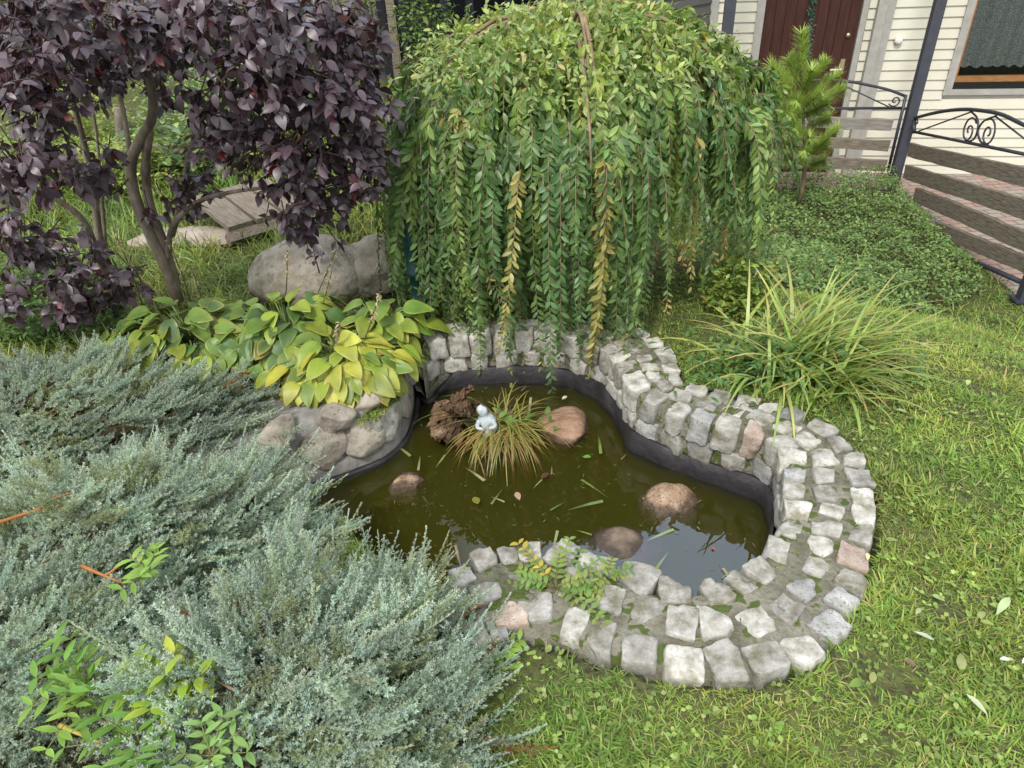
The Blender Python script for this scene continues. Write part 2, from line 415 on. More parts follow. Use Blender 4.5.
# ------------------------------------------------------------------ ground
xs = np.unique(np.concatenate([np.linspace(-60, -4, 24), np.linspace(-4, -1.3, 40), np.linspace(-1.3, 1.7, 130), np.linspace(1.7, 6.5, 60), np.linspace(6.5, 60, 24)]))
ys = np.unique(np.concatenate([np.linspace(-40, 0.2, 22), np.linspace(.2, .8, 10), np.linspace(.8, 3.3, 130), np.linspace(3.3, 9, 60), np.linspace(9, 80, 26)]))
X, Yg = np.meshgrid(xs, ys); Zg = hz(X, Yg)
ins = inside(X, Yg, pond_poly); nearp = edge_dist(X, Yg, pond_poly)
Zg = np.where(ins, np.where(nearp > .0, -.8, Zg), Zg)
bed = inside(X, Yg, foot_poly) & ~ins
Zg = np.where(bed, -.05 + 0 * Zg, Zg)
Zg = np.where(~ins & (nearp < .035), -.4, Zg)
Zg = np.where(~ins & (edge_dist(X, Yg, catmull(np.array(left_w), 60)) < .30), -.4, Zg)
Zg = np.where(inside(X, Yg, porch_poly), -1.25, Zg)
nx, ny = len(xs), len(ys); i = np.arange(ny - 1)[:, None] * nx + np.arange(nx - 1)[None]
q = np.stack([i, i + 1, i + nx + 1, i + nx], -1).reshape(-1, 4)
g = MB().add(np.stack([X, Yg, Zg], -1).reshape(-1, 3), [q]).build('ground', M['lawn_soil'])
tag(g, kind='structure')

# pond liner: basin with a thin standing rim
n = len(pond_poly); cen = pond_poly.mean(0)
tang = np.roll(pond_poly, -1, 0) - np.roll(pond_poly, 1, 0); nin = nrm(np.stack([-tang[:, 1], tang[:, 0]], -1))
if inside(np.array([pond_poly[0, 0] + nin[0, 0] * .03]), np.array([pond_poly[0, 1] + nin[0, 1] * .03]), pond_poly)[0] == False: nin = -nin
rs = np.random.RandomState(1)
wob = .006 * np.sin(np.arange(n) * .31) + .004 * np.sin(np.arange(n) * .83)
ringdef = [(.020, -.66), (.024, -.3), (.020 , -.2), (.014, -.115), (.004, -.112), (.004, -.68)]
dl = np.min(np.linalg.norm(pond_poly[:, None] - np.array(left_w)[None], axis=2), axis=1); lowr = -.078 * (1 - sst(.08, .22, dl))
rv = []
for o_, z_ in ringdef:
    pp = pond_poly + nin * (o_ + (wob[:, None] if z_ > -.25 else 0)); rv.append(np.concatenate([pp, np.full((n, 1), z_) + ((wob * .8 + lowr)[:, None] if z_ > -.15 else 0)], 1))
m = MB(); fl = []
for a in range(len(ringdef) - 1):
    b0 = a * n; j = np.arange(n); k = (j + 1) % n
    fl.append(np.stack([b0 + j, b0 + k, b0 + n + k, b0 + n + j], -1))
m.add(np.concatenate(rv), fl)
m.add(np.concatenate([pond_poly + nin * .02, np.full((n, 1), -.66)], 1), [[tuple(range(n))]])
o = m.build('pond_liner', M['liner']); tag(o, 'black rubber pond liner standing above the murky water', 'pond liner')

# water body
m = MB(); wp = pond_poly + nin * .013
top = np.concatenate([wp, np.full((n, 1), WZ)], 1); bot = top.copy(); bot[:, 2] = -.655
j = np.arange(n); k = (j + 1) % n
m.add(np.concatenate([top, bot]), [[tuple(range(n - 1, -1, -1))], [tuple(range(n, 2 * n))], np.stack([j, k, k + n, j + n], -1)])
o = m.build('water', M['water'], smooth=False); tag(o, kind='structure')

# ------------------------------------------------------------------ stone-set pond edging
def rock_mesh(name, size, seed, sub=4, planes=14, cut=(.62, .95), rough=.03, flat_bottom=False):
    bm = bmesh.new(); bmesh.ops.create_icosphere(bm, subdivisions=sub, radius=1.0)
    v = np.array([x.co[:] for x in bm.verts]); r = np.random.RandomState(seed)
    for _ in range(planes):
        nn = nrm(r.normal(size=3)); d = r.uniform(*cut); ex = np.maximum(0, v @ nn - d); v = v - nn * ex[:, None] * .92
    for kf, am in ((2.3, rough * 1.6), (5.1, rough), (11., rough * .5), (23., rough * .25)):
        w = np.zeros(len(v))
        for _ in range(5): w += np.sin(v @ (r.normal(size=3) * kf) + r.uniform(0, 6.3))
        v = v * (1 + am * w[:, None] / 2)
    v = v * np.asarray(size)
    for vert, c in zip(bm.verts, v): vert.co = c
    for f in bm.faces: f.smooth = True
    me = bpy.data.meshes.new(name); bm.to_mesh(me); bm.free(); return me


def sett_mesh(lx, ly, lz, r, n=9):
    """hewn block: box with worn corners, skewed outline, chipped faces"""
    t = np.sin(np.linspace(-1, 1, n) * np.pi / 2 * .98); t /= t[-1]; V = []; idx = {}; Q = []
    def vid(a):
        kx = tuple(np.round(a, 5))
        if kx not in idx: idx[kx] = len(V); V.append(a)
        return idx[kx]
    for ax in range(3):
        for sg in (-1, 1):
            g_ = [[None] * n for _ in range(n)]
            for i_ in range(n):
                for j_ in range(n):
                    a = np.zeros(3); a[ax] = sg; a[(ax + 1) % 3] = t[i_]; a[(ax + 2) % 3] = t[j_]; g_[i_][j_] = vid(a)
            for i_ in range(n - 1):
                for j_ in range(n - 1):
                    qd = (g_[i_][j_], g_[i_ + 1][j_], g_[i_ + 1][j_ + 1], g_[i_][j_ + 1]); Q.append(qd if sg > 0 else qd[::-1])
    v = np.array(V); p_ = 11.
    nr = (np.abs(v) ** p_).sum(1) ** (1 / p_); v = v / nr[:, None]; v[:, 2] = np.sign(v[:, 2]) * np.minimum(np.abs(v[:, 2]) * 1.08, 1)
    cx = r.uniform(-.13, .13, 4)                       # skew of the four corners
    v[:, 0] *= 1 + cx[0] * v[:, 1] + cx[1] * v[:, 2] * .4; v[:, 1] *= 1 + cx[2] * v[:, 0] + cx[3] * v[:, 2] * .4
    for _ in range(5):                                 # knocked-off corners
        nn = nrm(r.normal(size=3) * [1, 1, .8]); d = r.uniform(1.0, 1.4); v = v - nn * np.maximum(0, v @ nn - d)[:, None] * .9
    w = np.zeros(len(v))
    for kf, am in ((2., .05), (4.5, .035), (9., .024), (16., .012)):
        for _ in range(4): w += am * np.sin(v @ (r.normal(size=3) * kf) + r.uniform(0, 6.3)) / 2
    v = v * (1 + w[:, None]); v = v * np.array([lx, ly, lz]) / 2
    m_ = MB().add(v, [np.array(Q)]); return m_.mesh('granite_sett')


wall = thing('pond_wall', 'curved wall of pale granite setts mortared round the pond', 'stone wall', (*P(800, 500)[:2], 0))
# mortar body
m = MB(); nn_ = len(inner_c)
ti = np.gradient(inner_c, axis=0); ni = nrm(np.stack([ti[:, 1], -ti[:, 0]], -1))
if ((inner_c - cen) * ni).sum() < 0: ni = -ni       # away from the water
mid_c = (inner_c + outer_c) / 2
bumpz = .008 * noise2(inner_c[:, 0] * 9, inner_c[:, 1] * 9); bump2 = .008 * noise2(outer_c[:, 0] * 9, outer_c[:, 1] * 9)
def ring(c, z): return np.concatenate([c, np.broadcast_to(np.asarray(z, float), (len(c),))[:, None]], 1)
prof = [ring(inner_c + ni * .012, -.5), ring(inner_c + ni * .008, .02), ring(inner_c + ni * .022, .05 + bumpz * .6)]
for t_ in (.25, .42, .58, .75): c_ = inner_c * (1 - t_) + outer_c * t_; prof.append(ring(c_, TOPZ - .008 + .005 * noise2(c_[:, 0] * 11, c_[:, 1] * 11)))
prof += [ring(outer_c - nrm(outer_c - inner_c) * .03, .043 + bump2), ring(outer_c - nrm(outer_c - inner_c) * .01, .0 + bump2), ring(outer_c, -.3)]
k_ = len(prof); fl = []
for a in range(k_ - 1):
    j = np.arange(nn_ - 1); fl.append(np.stack([a * nn_ + j, a * nn_ + j + 1, (a + 1) * nn_ + j + 1, (a + 1) * nn_ + j], -1))
m.add(np.concatenate(prof), fl)
m.add(np.stack([q_[0] for q_ in prof]), [[tuple(range(k_))]]); m.add(np.stack([q_[-1] for q_ in prof]), [[tuple(range(k_ - 1, -1, -1))]])
m.build('mortar', M['mortar'], wall)

rows = {
 'in': [(461, 575), (485, 557), (508, 552), (529, 550), (562, 552), (590, 561), (637, 575), (676, 589), (717, 590), (741, 581), (761, 568), (777, 548), (790, 527), (797, 510), (795, 490), (796, 473), (797, 457), (775, 446), (750, 439), (725, 429), (700, 419), (675, 409), (651, 399), (641, 386), (634, 376), (627, 366), (620, 357), (610, 349), (594, 342), (570, 336), (547, 332), (524, 331), (502, 331), (480, 332), (458, 334), (437, 339)],
 'mid': [(453, 611), (485, 592), (512, 614), (525, 581), (536, 607), (577, 584), (609, 597), (645, 610), (680, 621), (715, 620), (757, 620), (787, 608), (803, 585), (815, 565), (821, 545), (828, 527), (832, 510), (827, 493), (824, 474), (823, 456), (807, 439), (787, 426), (760, 417), (733, 411), (708, 403), (682, 395), (663, 384), (653, 375), (649, 367), (643, 358), (634, 349), (622, 341), (604, 333), (580, 327), (555, 323), (530, 322), (505, 322), (480, 323), (455, 326)],
 'out': [(478, 631), (498, 627), (575, 624), (602, 636), (641, 646), (683, 660), (726, 660), (767, 657), (805, 647), (831, 624), (843, 600), (851, 581), (853, 555), (861, 533), (864, 515), (864, 497), (860, 476), (853, 458), (838, 442), (821, 427), (793, 414), (770, 408), (746, 402), (720, 396), (697, 390), (675, 378), (670, 367), (668, 359), (664, 351), (653, 342), (640, 333), (620, 326)],
}
rs = np.random.RandomState(11)
setts = []
for rn, pts in rows.items():
    w = np.array([P(x, y, TOPZ)[:2] for x, y in pts])
    for i_, c in enumerate(w):
        dd = [np.linalg.norm(c - w[j_]) for j_ in (i_ - 1, i_ + 1) if 0 <= j_ < len(w)]
        sp = min(dd) if max(dd) > .16 else np.mean(dd)
        kk = np.argmin(((mid_c - c) ** 2).sum(1)); tg = nrm(mid_c[min(kk + 2, nn_ - 1)] - mid_c[max(kk - 2, 0)])
        wd = np.linalg.norm(outer_c[kk] - inner_c[kk]); ly = np.clip(wd * .272, .05, .095) * rs.uniform(.86, 1.1)
        lx = np.clip(sp * .86, .05, .12) * rs.uniform(.88, 1.06)
        if rn == 'in':
            ki = np.argmin(((inner_c - c) ** 2).sum(1)); tg = nrm(inner_c[min(ki + 2, nn_ - 1)] - inner_c[max(ki - 2, 0)])
            back = c[1] > 1.75
            if back: ly = max(ly, .09); c = inner_c[ki] + ni[ki] * (ly / 2 - .012)
            else: ly = min(ly, .1)
        setts.append((rn, pts[i_], c, tg, lx, ly))
special = {(512, 614): 'pink_granite', (750, 439): 'pink_granite', (853, 555): 'pink_granite', (498, 627): 'dark_granite', (803, 585): 'dark_granite', (741, 581): 'granite', (670, 367): 'granite'}
allparts = []
for rn, pp, c, tg, lx, ly in setts:
    ang = math.atan2(tg[1], tg[0]) + rs.uniform(-.14, .14)
    lz = .105 if rn == 'in' else .09
    me = sett_mesh(lx, ly, lz, rs)
    vis = 0 if (pp[1] < 345 and rn != 'in') else 1
    allparts.append((me, c, TOPZ - lz / 2 + rs.uniform(-.004, .005), ang, special.get(pp, 'granite' if rs.rand() > .04 else 'dark_granite'), vis, (rs.uniform(-.08, .08), rs.uniform(-.08, .08))))
# lower course on the inner face, back and right side
acc = 0; L_ = np.concatenate([[0], np.cumsum(np.linalg.norm(np.diff(inner_c, axis=0), axis=1))])
s_ = .03
while s_ < L_[-1]:
    lx = rs.uniform(.085, .115); c = np.array([np.interp(s_ + lx / 2, L_, inner_c[:, 0]), np.interp(s_ + lx / 2, L_, inner_c[:, 1])])
    ki = np.argmin(((inner_c - c) ** 2).sum(1))
    if project([*c, 0])[0][1] > 500: break
    tg = ti[ki]; me = sett_mesh(lx * .92, .09, .085, rs)
    allparts.append((me, inner_c[ki] + ni[ki] * .036, -.083 + rs.uniform(-.005, .005), math.atan2(tg[1], tg[0]) + rs.uniform(-.06, .06), 'granite' if rs.rand() > .4 else 'dark_granite', 1, (0, 0)))
    s_ += lx + .012
allparts.sort(key=lambda a: -a[5]); 
allparts = sorted(allparts, key=lambda a: (-a[5], np.hypot(a[1][0], a[1][1])))
restm = []
for i_, (me, c, z, ang, mt, vis, tl) in enumerate(allparts):
    Mx = Matrix.Translation((c[0], c[1], z)) @ Matrix.Rotation(ang, 4, 'Z') @ Matrix.Rotation(tl[0], 4, 'X') @ Matrix.Rotation(tl[1], 4, 'Y')
    me.transform(Mx)
    if i_ < 100:
        o = link('granite_sett', me, M[mt], wall)
        if mt == 'pink_granite': o['label'] = 'pinkish granite sett'
    else: restm.append(me)
if restm:
    bm = bmesh.new()
    for me in restm: bm.from_mesh(me)
    me = bpy.data.meshes.new('far_setts')
    for f in bm.faces: f.smooth = True
    bm.to_mesh(me); bm.free(); o = link('granite_sett', me, M['granite'], wall); o['kind'] = 'stuff'

# rough fieldstone retaining wall on the left shore
fw = thing('fieldstone_wall', 'low fieldstone and cement wall under the hosta beside the water', 'stone wall', (*P(370, 440)[:2], 0))
shore = catmull(np.concatenate([np.array(left_w)[1:], [P(419, 378, WZ)[:2], inner_c[0] + np.array([-.012, .0])]]), 80); tS = np.gradient(shore, axis=0); nS = nrm(np.stack([-tS[:, 1], tS[:, 0]], -1))
if ((shore - cen) * nS).sum() < 0: nS = -nS
nS[62:] = nrm(np.linspace(0, 1, len(nS) - 62)[:, None] * np.array([[-1., .05]]) + np.linspace(1, 0, len(nS) - 62)[:, None] * nS[62])
rs = np.random.RandomState(7); m = MB()
def wob1(a): return .006 * noise2(shore[:, 0] * a, shore[:, 1] * a)
prof = [ring(shore - nS * .0, -.6), ring(shore + nS * .004, -.17), ring(shore + nS * .014 , -.15), ring(shore + nS * (.034 + wob1(14)[:, None]), -.138), ring(shore + nS * (.05 + wob1(16)[:, None]), -.05), ring(shore + nS * (.066 + wob1(13)[:, None]), .015), ring(shore + nS * (.09 + wob1(11)[:, None]), .035), ring(shore + nS * .16, .045), ring(shore + nS * .34, .02), ring(shore + nS * .36, -.3)]
k_ = len(prof); fl = []; ns_ = len(shore)
for a in range(k_ - 1):
    j = np.arange(ns_ - 1); fl.append(np.stack([a * ns_ + j, a * ns_ + j + 1, (a + 1) * ns_ + j + 1, (a + 1) * ns_ + j], -1))
m.add(np.concatenate(prof), fl); m.build('cement_body', M['cement'], fw)
for i_, (s_, z_, w_, h_) in enumerate([(8, -.04, .16, .16), (20, -.05, .17, .15), (30, -.055, .15, .14), (39, -.04, .16, .17), (47, -.075, .12, .11), (54, -.03, .14, .16), (61, -.07, .12, .12), (66, .0, .13, .11), (70, -.075, .12, .12), (76, -.01, .12, .14), (25, .03, .15, .09), (46, .02, .13, .09), (60, .03, .13, .08), (14, .035, .15, .08), (35, .04, .12, .07)]):
    me = rock_mesh('field_stone', (w_ / 2 * 1.32, .062, h_ / 2 * 1.3), 40 + i_, 4, 12, (.6, .9)); c = shore[s_] + nS[s_] * (.046 + (.03 if z_ > .015 else 0)); a_ = math.atan2(tS[s_, 1], tS[s_, 0])
    me.transform(Matrix.Translation((c[0], c[1], z_ - (.034 if z_ < .015 else .006))) @ Matrix.Rotation(a_, 4, 'Z') @ Matrix.Rotation(-.15 if z_ < .02 else .2, 4, 'X') @ Matrix.Rotation(rs.uniform(-.3, .3), 4, 'Y')); link('field_stone', me, M['field_stone'] if i_ % 3 else M['granite'], fw)

# ------------------------------------------------------------------ rocks
def rock(name, label, cat, px, py, z, size, rot, mat, seed, **k):
    me = rock_mesh(name, size, seed, **k); p = P(px, py, z)
    me.transform(Matrix.Rotation(rot, 4, 'Z')); o = link(name, me, M[mat]); o.location = p; return tag(o, label, cat)


rock('boulder', 'small brown stone breaking the water near the juniper', 'rock', 406, 490, -.243, (.085, .07, .066), .3, 'wet_rock', 3, planes=8, cut=(.75, .95))
rock('boulder', 'rounded pinkish stone half sunk near the right wall', 'rock', 669, 509, -.255, (.115, .10, .088), .2, 'wet_rock', 8, planes=8, cut=(.75, .95))
rock('boulder', 'dark brown stone sunk behind the front edging setts', 'rock', 621, 552, -.268, (.155, .13, .088), .1, 'brown_rock', 15, planes=9, cut=(.72, .95))
rock('boulder', 'flat reddish slab of rock beside the sedge tuft', 'rock', 563, 428, -.22, (.12, .15, .07), .5, 'red_rock', 23, planes=11, cut=(.68, .95))
bp_ = P(322, 280, .16)
rock('boulder', 'big pale grey boulder on the grass behind the hosta', 'boulder', 313, 274, .11, (.31, .24, .2), -.1, 'boulder', 27, planes=8, cut=(.92, .99), sub=5, rough=.02)
rock('boulder', 'shaded darker boulder between the pale boulder and the weeping shrub', 'boulder', 383, 270, .1, (.2, .2, .18), .5, 'boulder', 33, planes=12, cut=(.75, .95), sub=5)

# ------------------------------------------------------------------ driftwood stump, ornament, sedge in the pond
dw = rock_mesh('driftwood_stump', (1, 1, 1), 51, 5, 10, (.6, 1.), .13)
vv = np.array([v.co[:] for v in dw.vertices]); t_ = (vv[:, 2] + 1) / 2
r_ = np.random.RandomState(9); rad = .095 * (1 - .62 * t_) + .03 * np.sin(vv[:, 2] * 7 + np.arctan2(vv[:, 1], vv[:, 0]) * 2)
v2 = np.stack([vv[:, 0] * rad * 1.1 - .03 * np.sin(t_ * 4), vv[:, 1] * rad, -.08 + t_ * .28], -1)
v2 += .012 * np.stack([noise2(vv[:, 1] * 5, vv[:, 2] * 6), noise2(vv[:, 0] * 5, vv[:, 2] * 6 + 3), noise2(vv[:, 0] * 6, vv[:, 1] * 6)], -1)
for a, b in zip(dw.vertices, v2): a.co = b
o = link('driftwood_stump', dw, M['driftwood']); o.location = P(461, 428, WZ); tag(o, 'gnarled brown driftwood stump standing in the pond water', 'driftwood')
# small pale angel ornament
st = thing('garden_ornament', 'small pale bluish stone figurine beside the sedge tuft', 'ornament', P(487, 433, -.16))
L0 = np.array(P(487, 433, -.16))
bm = bmesh.new()
prof_o = [(.0, .0), (.03, 0), (.033, .015), (.027, .04), (.03, .065), (.024, .082), (.014, .09), (.016, .098), (.02, .112), (.018, .126), (.009, .135), (0, .138)]
m = MB(); th = np.arange(16) * 2 * np.pi / 16; V = []
for r0, z0 in prof_o: V.append(np.stack([r0 * np.cos(th) * 1.1, r0 * np.sin(th), np.full(16, z0)], -1))
V = np.concatenate(V); j = np.arange(16); fl = [np.stack([a * 16 + j, a * 16 + (j + 1) % 16, (a + 1) * 16 + (j + 1) % 16, (a + 1) * 16 + j], -1) for a in range(len(prof_o) - 1)]
V = V * (1 + .06 * noise2(V[:, 0] * 60, V[:, 2] * 60)[:, None]); V[:, 0] += .012 * np.sin(V[:, 2] * 40); V[:, :2] *= (1 + .16 * noise2(V[:, 0] * 30 + V[:, 1] * 40, V[:, 2] * 35))[:, None]; m.add(V + L0, fl); m.build('figure_body', M['statue'], st)
m = MB(); m.tube(catmull([L0 + [-.026, -.012, .075], L0 + [-.036, -.024, .05], L0 + [-.012, -.034, .045]], 8), [.010, .01, .009, .009, .008, .008, .007, .006], 8); m.tube(catmull([L0 + [.026, -.012, .075], L0 + [.036, -.024, .05], L0 + [.010, -.035, .05]], 8), [.010, .01, .009, .009, .008, .008, .007, .006], 8); m.build('folded_arms', M['statue'], st)
rs = np.random.RandomState(21)
sg_ = thing('sedge_tuft', 'arching yellow and rust sedge tuft growing in the pond', 'plant', P(500, 430, WZ))
m = MB(); K = 330; B = blade(7, .016, 1.6); base = np.array(P(503, 428, -.19)) + rs.normal(size=(K, 3)) * [.045, .035, .012]
az = rs.uniform(0, 2 * np.pi, K); az = np.where(rs.rand(K) < .55, rs.normal(-1.57, .75, K), az); el = rs.uniform(.35, 1.2, K); ln = rs.uniform(.14, .32, K)
c1 = mixc(rs, [(.2, .26, .05), (.3, .28, .07), (.26, .2, .07)], [4, 4, 2], K); c2 = mixc(rs, [(.3, .12, .05), (.35, .28, .1), (.22, .26, .06)], [4, 4, 3], K)
MM = scl(frames(azel(az, el), (0, 0, 1)), ln); m.inst(B, MM, base, c1, c2); m.build('blades', M['strap_leaf'], sg_)
m = MB(); K = 26; p_ = np.array(P(520, 425, -.17)) + rs.normal(size=(K, 3)) * [.07, .035, .02]
m.inst(leaf(4, .55, .2, .3), scl(frames(azel(rs.uniform(0, 6.3, K), rs.uniform(.1, .9, K)), (0, 0, 1)), rs.uniform(.03, .065, K)), p_, jit(rs, (.13, .24, .05), K), jit(rs, (.16, .26, .06), K)); m.build('foliage', M['leaf'], sg_)
m = MB().tube([P(503, 428, -.27), P(503, 427, -.2), P(503, 426, -.165)], [.08, .075, .03], 12); m.build('root_ball', M['driftwood'], sg_)

# floating bits
rs = np.random.RandomState(5); m = MB(); K = 190
cand = np.array([P(rs.uniform(320, 770), rs.uniform(385, 585), WZ + .004) for _ in range(900)]); cand = cand[inside(cand[:, 0], cand[:, 1], pond_poly + nin * .05)][:K]; K = len(cand)
cand[:, 2] = WZ + .003
big = rs.rand(K) < .16
m.inst(blade(3, .09, .15), scl(frames(np.concatenate([azel(rs.uniform(0, 6.3, K), np.zeros(K))]), (0, 0, 1)), np.where(big, rs.uniform(.05, .14, K), rs.uniform(.006, .022, K))), cand, mixc(rs, [(.24, .28, .09), (.36, .36, .2), (.16, .24, .05), (.3, .2, .1)], [4, 3, 3, 1], K))
o = m.build('floating_debris', M['strap_leaf']); tag(o, 'scattered grass clippings and specks floating on the pond', 'debris', kind='stuff')
for lab, x_, y_, cc, s_, nm in [('small round green leaf floating right of the red slab', 591, 457, (.12, .3, .04), .035, 'fallen_leaf'), ('pale tan leaf floating below the sedge tuft', 516, 492, (.55, .36, .24), .04, 'fallen_leaf'), ('dark curled leaf floating by the sedge tips', 549, 473, (.12, .05, .03), .04, 'fallen_leaf'), ('white petal floating at the back of the pond', 567, 396, (.7, .66, .5), .03, 'fallen_leaf'), ('red petal floating near the bright reflection', 712, 547, (.42, .06, .045), .014, 'fallen_leaf'), ('yellow-green leaf floating near the front sedge blades', 478, 504, (.28, .28, .05), .05, 'fallen_leaf')]:
    m = MB().inst(leaf(5, .6, .15, .15), scl(frames(azel(rs.uniform(0, 6.3, 1), np.zeros(1)), (0, 0, 1)), np.array([s_])), np.array([P(x_, y_, WZ + .006)]), cc)
    o = m.build(nm, M['leaf']); tag(o, lab, 'leaf')

exec_sections = []
# ------------------------------------------------------------------ weeping shrub
rs = np.random.RandomState(31)
WC = np.array(PY(567, 60, 3.55)); WC[2] = 0
base = np.array([WC[0] + .0, 3.6, 0.0])
ws = thing('weeping_shrub', 'weeping green shrub with long hanging leafy strands behind the pond', 'shrub', base)
m = MB(); tp = np.array([base + [0, 0, -.05], base + [.02, .02, .35], base + [-.01, 0, .75], base + [.02, .0, 1.05]])
m.tube(catmull(tp, 14), np.linspace(.05, .035, 14), 9); m.build('trunk', M['bark'], ws)
crown_top = tp[-1]
lm = MB(); fm = MB(); sm_ = MB()
LEAFS = [leaf(4, .37, .25, .18, .52), leaf(4, .42, .12, .3, .52), leaf(4, .34, .4, .1, .5)]
RX, RYF, RYB = .93, .95, .8
def dome(a, r):
    """point of the crown's upper surface; r 0..1"""
    rx = RX * r * (1.0 + .06 * np.sin(a * 3 + 1)); ry = np.where(np.sin(a) < 0, RYF, RYB) * r
    z = 1.23 - .40 * r ** 2.4 + .05 * np.sin(a * 5) * r + .03 * np.sin(a * 9 + 2) * r
    return np.stack([base[0] + rx * np.cos(a), base[1] + ry * np.sin(a), z], -1)
LP = []; LD = []; LS = []; LC = []; LC2 = []
lowc = [(1.5 * np.pi - .13, .86, -1), (1.5 * np.pi - .62, .93, -1), (1.5 * np.pi - .68, .9, -.7), (1.16 * np.pi, .95, -.4), (1.12 * np.pi, .97, -.5), (1.2 * np.pi, .97, -.3), (1.5 * np.pi + .1, .9, -.6)]
nst = 1150
clm = []
for ck in range(84):
    a = rs.uniform(0, 2 * np.pi) if ck % 4 == 0 else (rs.uniform(1.68 * np.pi, 2.16 * np.pi) if ck % 4 == 1 else rs.uniform(np.pi * .95, 2.1 * np.pi))
    clm.append(lowc[ck] if ck < len(lowc) else (a, .12 + .86 * math.sqrt(rs.rand()), rs.uniform(0, 1)))
for s_ in range(nst):
    ck = rs.randint(0, len(clm)); a = clm[ck][0] + rs.normal() * .085; r0 = float(np.clip(clm[ck][1] + rs.normal() * .11, .08, 1.0)); hem = clm[ck][2]
    p0 = dome(np.array(a), np.array(r0)) + rs.normal(size=3) * .025
    tip_z = .02 + .32 * hem + abs(rs.normal()) * .16 if r0 > .62 else p0[2] - rs.uniform(.2, .6)
    if r0 > .66 and math.sin(a) < -.5 and hem < .35: tip_z = rs.uniform(-.14, .12) if math.cos(a) < .25 else tip_z
    if math.cos(a) > .5 : tip_z += (math.cos(a) - .5) * .35
    if hem < 0: tip_z = .02 + .17 * hem + abs(rs.normal()) * .1
    L = max(.15, p0[2] - tip_z)
    out = np.array([math.cos(a), math.sin(a), 0]); sw = rs.normal(size=2) * .05
    t = np.linspace(0, 1, 9); flare = .10 * (1 - np.exp(-3 * t)) * rs.uniform(.2, 1.5)
    pts = p0 + out * flare[:, None]; pts[:, 2] -= L * t ** 1.15; pts[:, 0] += sw[0] * t ** 2; pts[:, 1] += sw[1] * t ** 2
    pts[1:3, 2] += .02
    sm_.tube(pts, np.linspace(.0026, .001, 9), 4, col=(.2, .17, .08))
    tot = L + .1; nl = int(tot / .0140); u_ = (np.arange(nl) + rs.uniform(-.3, .3, nl)) / nl; u_ = np.clip(u_, 0.01, .995)
    q_ = np.stack([np.interp(u_, t, pts[:, k2]) for k2 in range(3)], -1)
    tg = nrm(np.stack([np.gradient(np.interp(u_, t, pts[:, k2])) for k2 in range(3)], -1)) if nl > 2 else np.tile([0, 0, -1.], (nl, 1))
    # leaves stand in two ranks, mostly turned to the outside
    face = nrm(out + rs.normal(size=3) * .4 * np.array([1, 1, 0])); lat = nrm(np.cross(tg, face))
    sgn = np.where(np.arange(nl) % 2 == 0, 1, -1)[:, None]
    dirs = nrm(tg * rs.uniform(.65, 1.0, (nl, 1)) + sgn * lat * rs.uniform(.55, .9, (nl, 1)) + face * rs.uniform(-.1, .35, (nl, 1)) + rs.normal(size=(nl, 3)) * .19)
    age = rs.rand(); h_ = np.clip((p0[2] - .55) / .7, 0, 1)
    cbase = np.array((.095, .18, .06))
    if age < .02: cbase = np.array((.33, .31, .09))
    elif age < .3: cbase = np.array((.18, .275, .065))
    elif age < .6: cbase = np.array((.12, .21, .06))
    cc = jit(rs, cbase, nl, .3); yel = (u_ > rs.uniform(.8, 1.7)); cc[yel] = jit(rs, (.31, .3, .09), yel.sum(), .25)
    br = (u_ > rs.uniform(.85, 1.9)); cc[br] = jit(rs, (.42, .29, .12), br.sum(), .2)
    if r0 < .75: cc = cc * [1.75, 1.5, 1.2]  # strands near the crown top brightened, light from above put into leaf colour
    sz = rs.uniform(.042, .06, nl) * (1 - .45 * u_ ** 3) * rs.uniform(.72, 1.12)
    LP.append(q_); LD.append((dirs, nrm(face + rs.normal(size=(nl, 3)) * .45 + [0, 0, .25]))); LS.append(sz); LC.append(cc)
LP = np.concatenate(LP); D = np.concatenate([d_[0] for d_ in LD]); U = np.concatenate([d_[1] for d_ in LD]); S = np.concatenate(LS); CC = np.concatenate(LC)
# upright young shoots on top
K = 4600; a = rs.uniform(0, 6.3, K); r0 = np.sqrt(rs.uniform(0, 1, K)) * .8; pp = dome(a, r0) + rs.normal(size=(K, 3)) * [.04, .04, .025]
dd = nrm(np.stack([np.cos(a) * r0, np.sin(a) * r0, rs.uniform(-.4, .5, K)], -1) + rs.normal(size=(K, 3)) * .5)
LP = np.concatenate([LP, pp]); D = np.concatenate([D, dd]); U = np.concatenate([U, nrm(rs.normal(size=(K, 3)) * .4 + [0, 0, 1])]); S = np.concatenate([S, rs.uniform(.03, .05, K)])
CC = np.concatenate([CC, mixc(rs, [(.17, .26, .08), (.27, .36, .11), (.38, .44, .15), (.42, .38, .14)], [4, 5, 4, .5], K)])
vr = rs.randint(0, 3, len(S))
for k2 in range(3):
    s2 = vr == k2; fm.inst(LEAFS[k2], scl(frames(D[s2], U[s2]), S[s2]), LP[s2], CC[s2], CC[s2] * [1.12, 1.08, 1.1])
fm.build('foliage', M['willow_leaf'], ws)
for s_ in range(14):
    a = rs.uniform(0, 6.3); e_ = dome(np.array(a), np.array(rs.uniform(.55, .95))); mid = (crown_top + e_) / 2 + [0, 0, rs.uniform(.08, .2)]
    lm.tube(catmull([crown_top + rs.normal(size=3) * .015, mid, e_ + [0, 0, .0], e_ + [math.cos(a) * .06, math.sin(a) * .06, -.2]], 12), np.linspace(.014, .004, 12), 6)
lm.build('branches', M['twig'], ws); sm_.build('stems', M['twig'], ws)

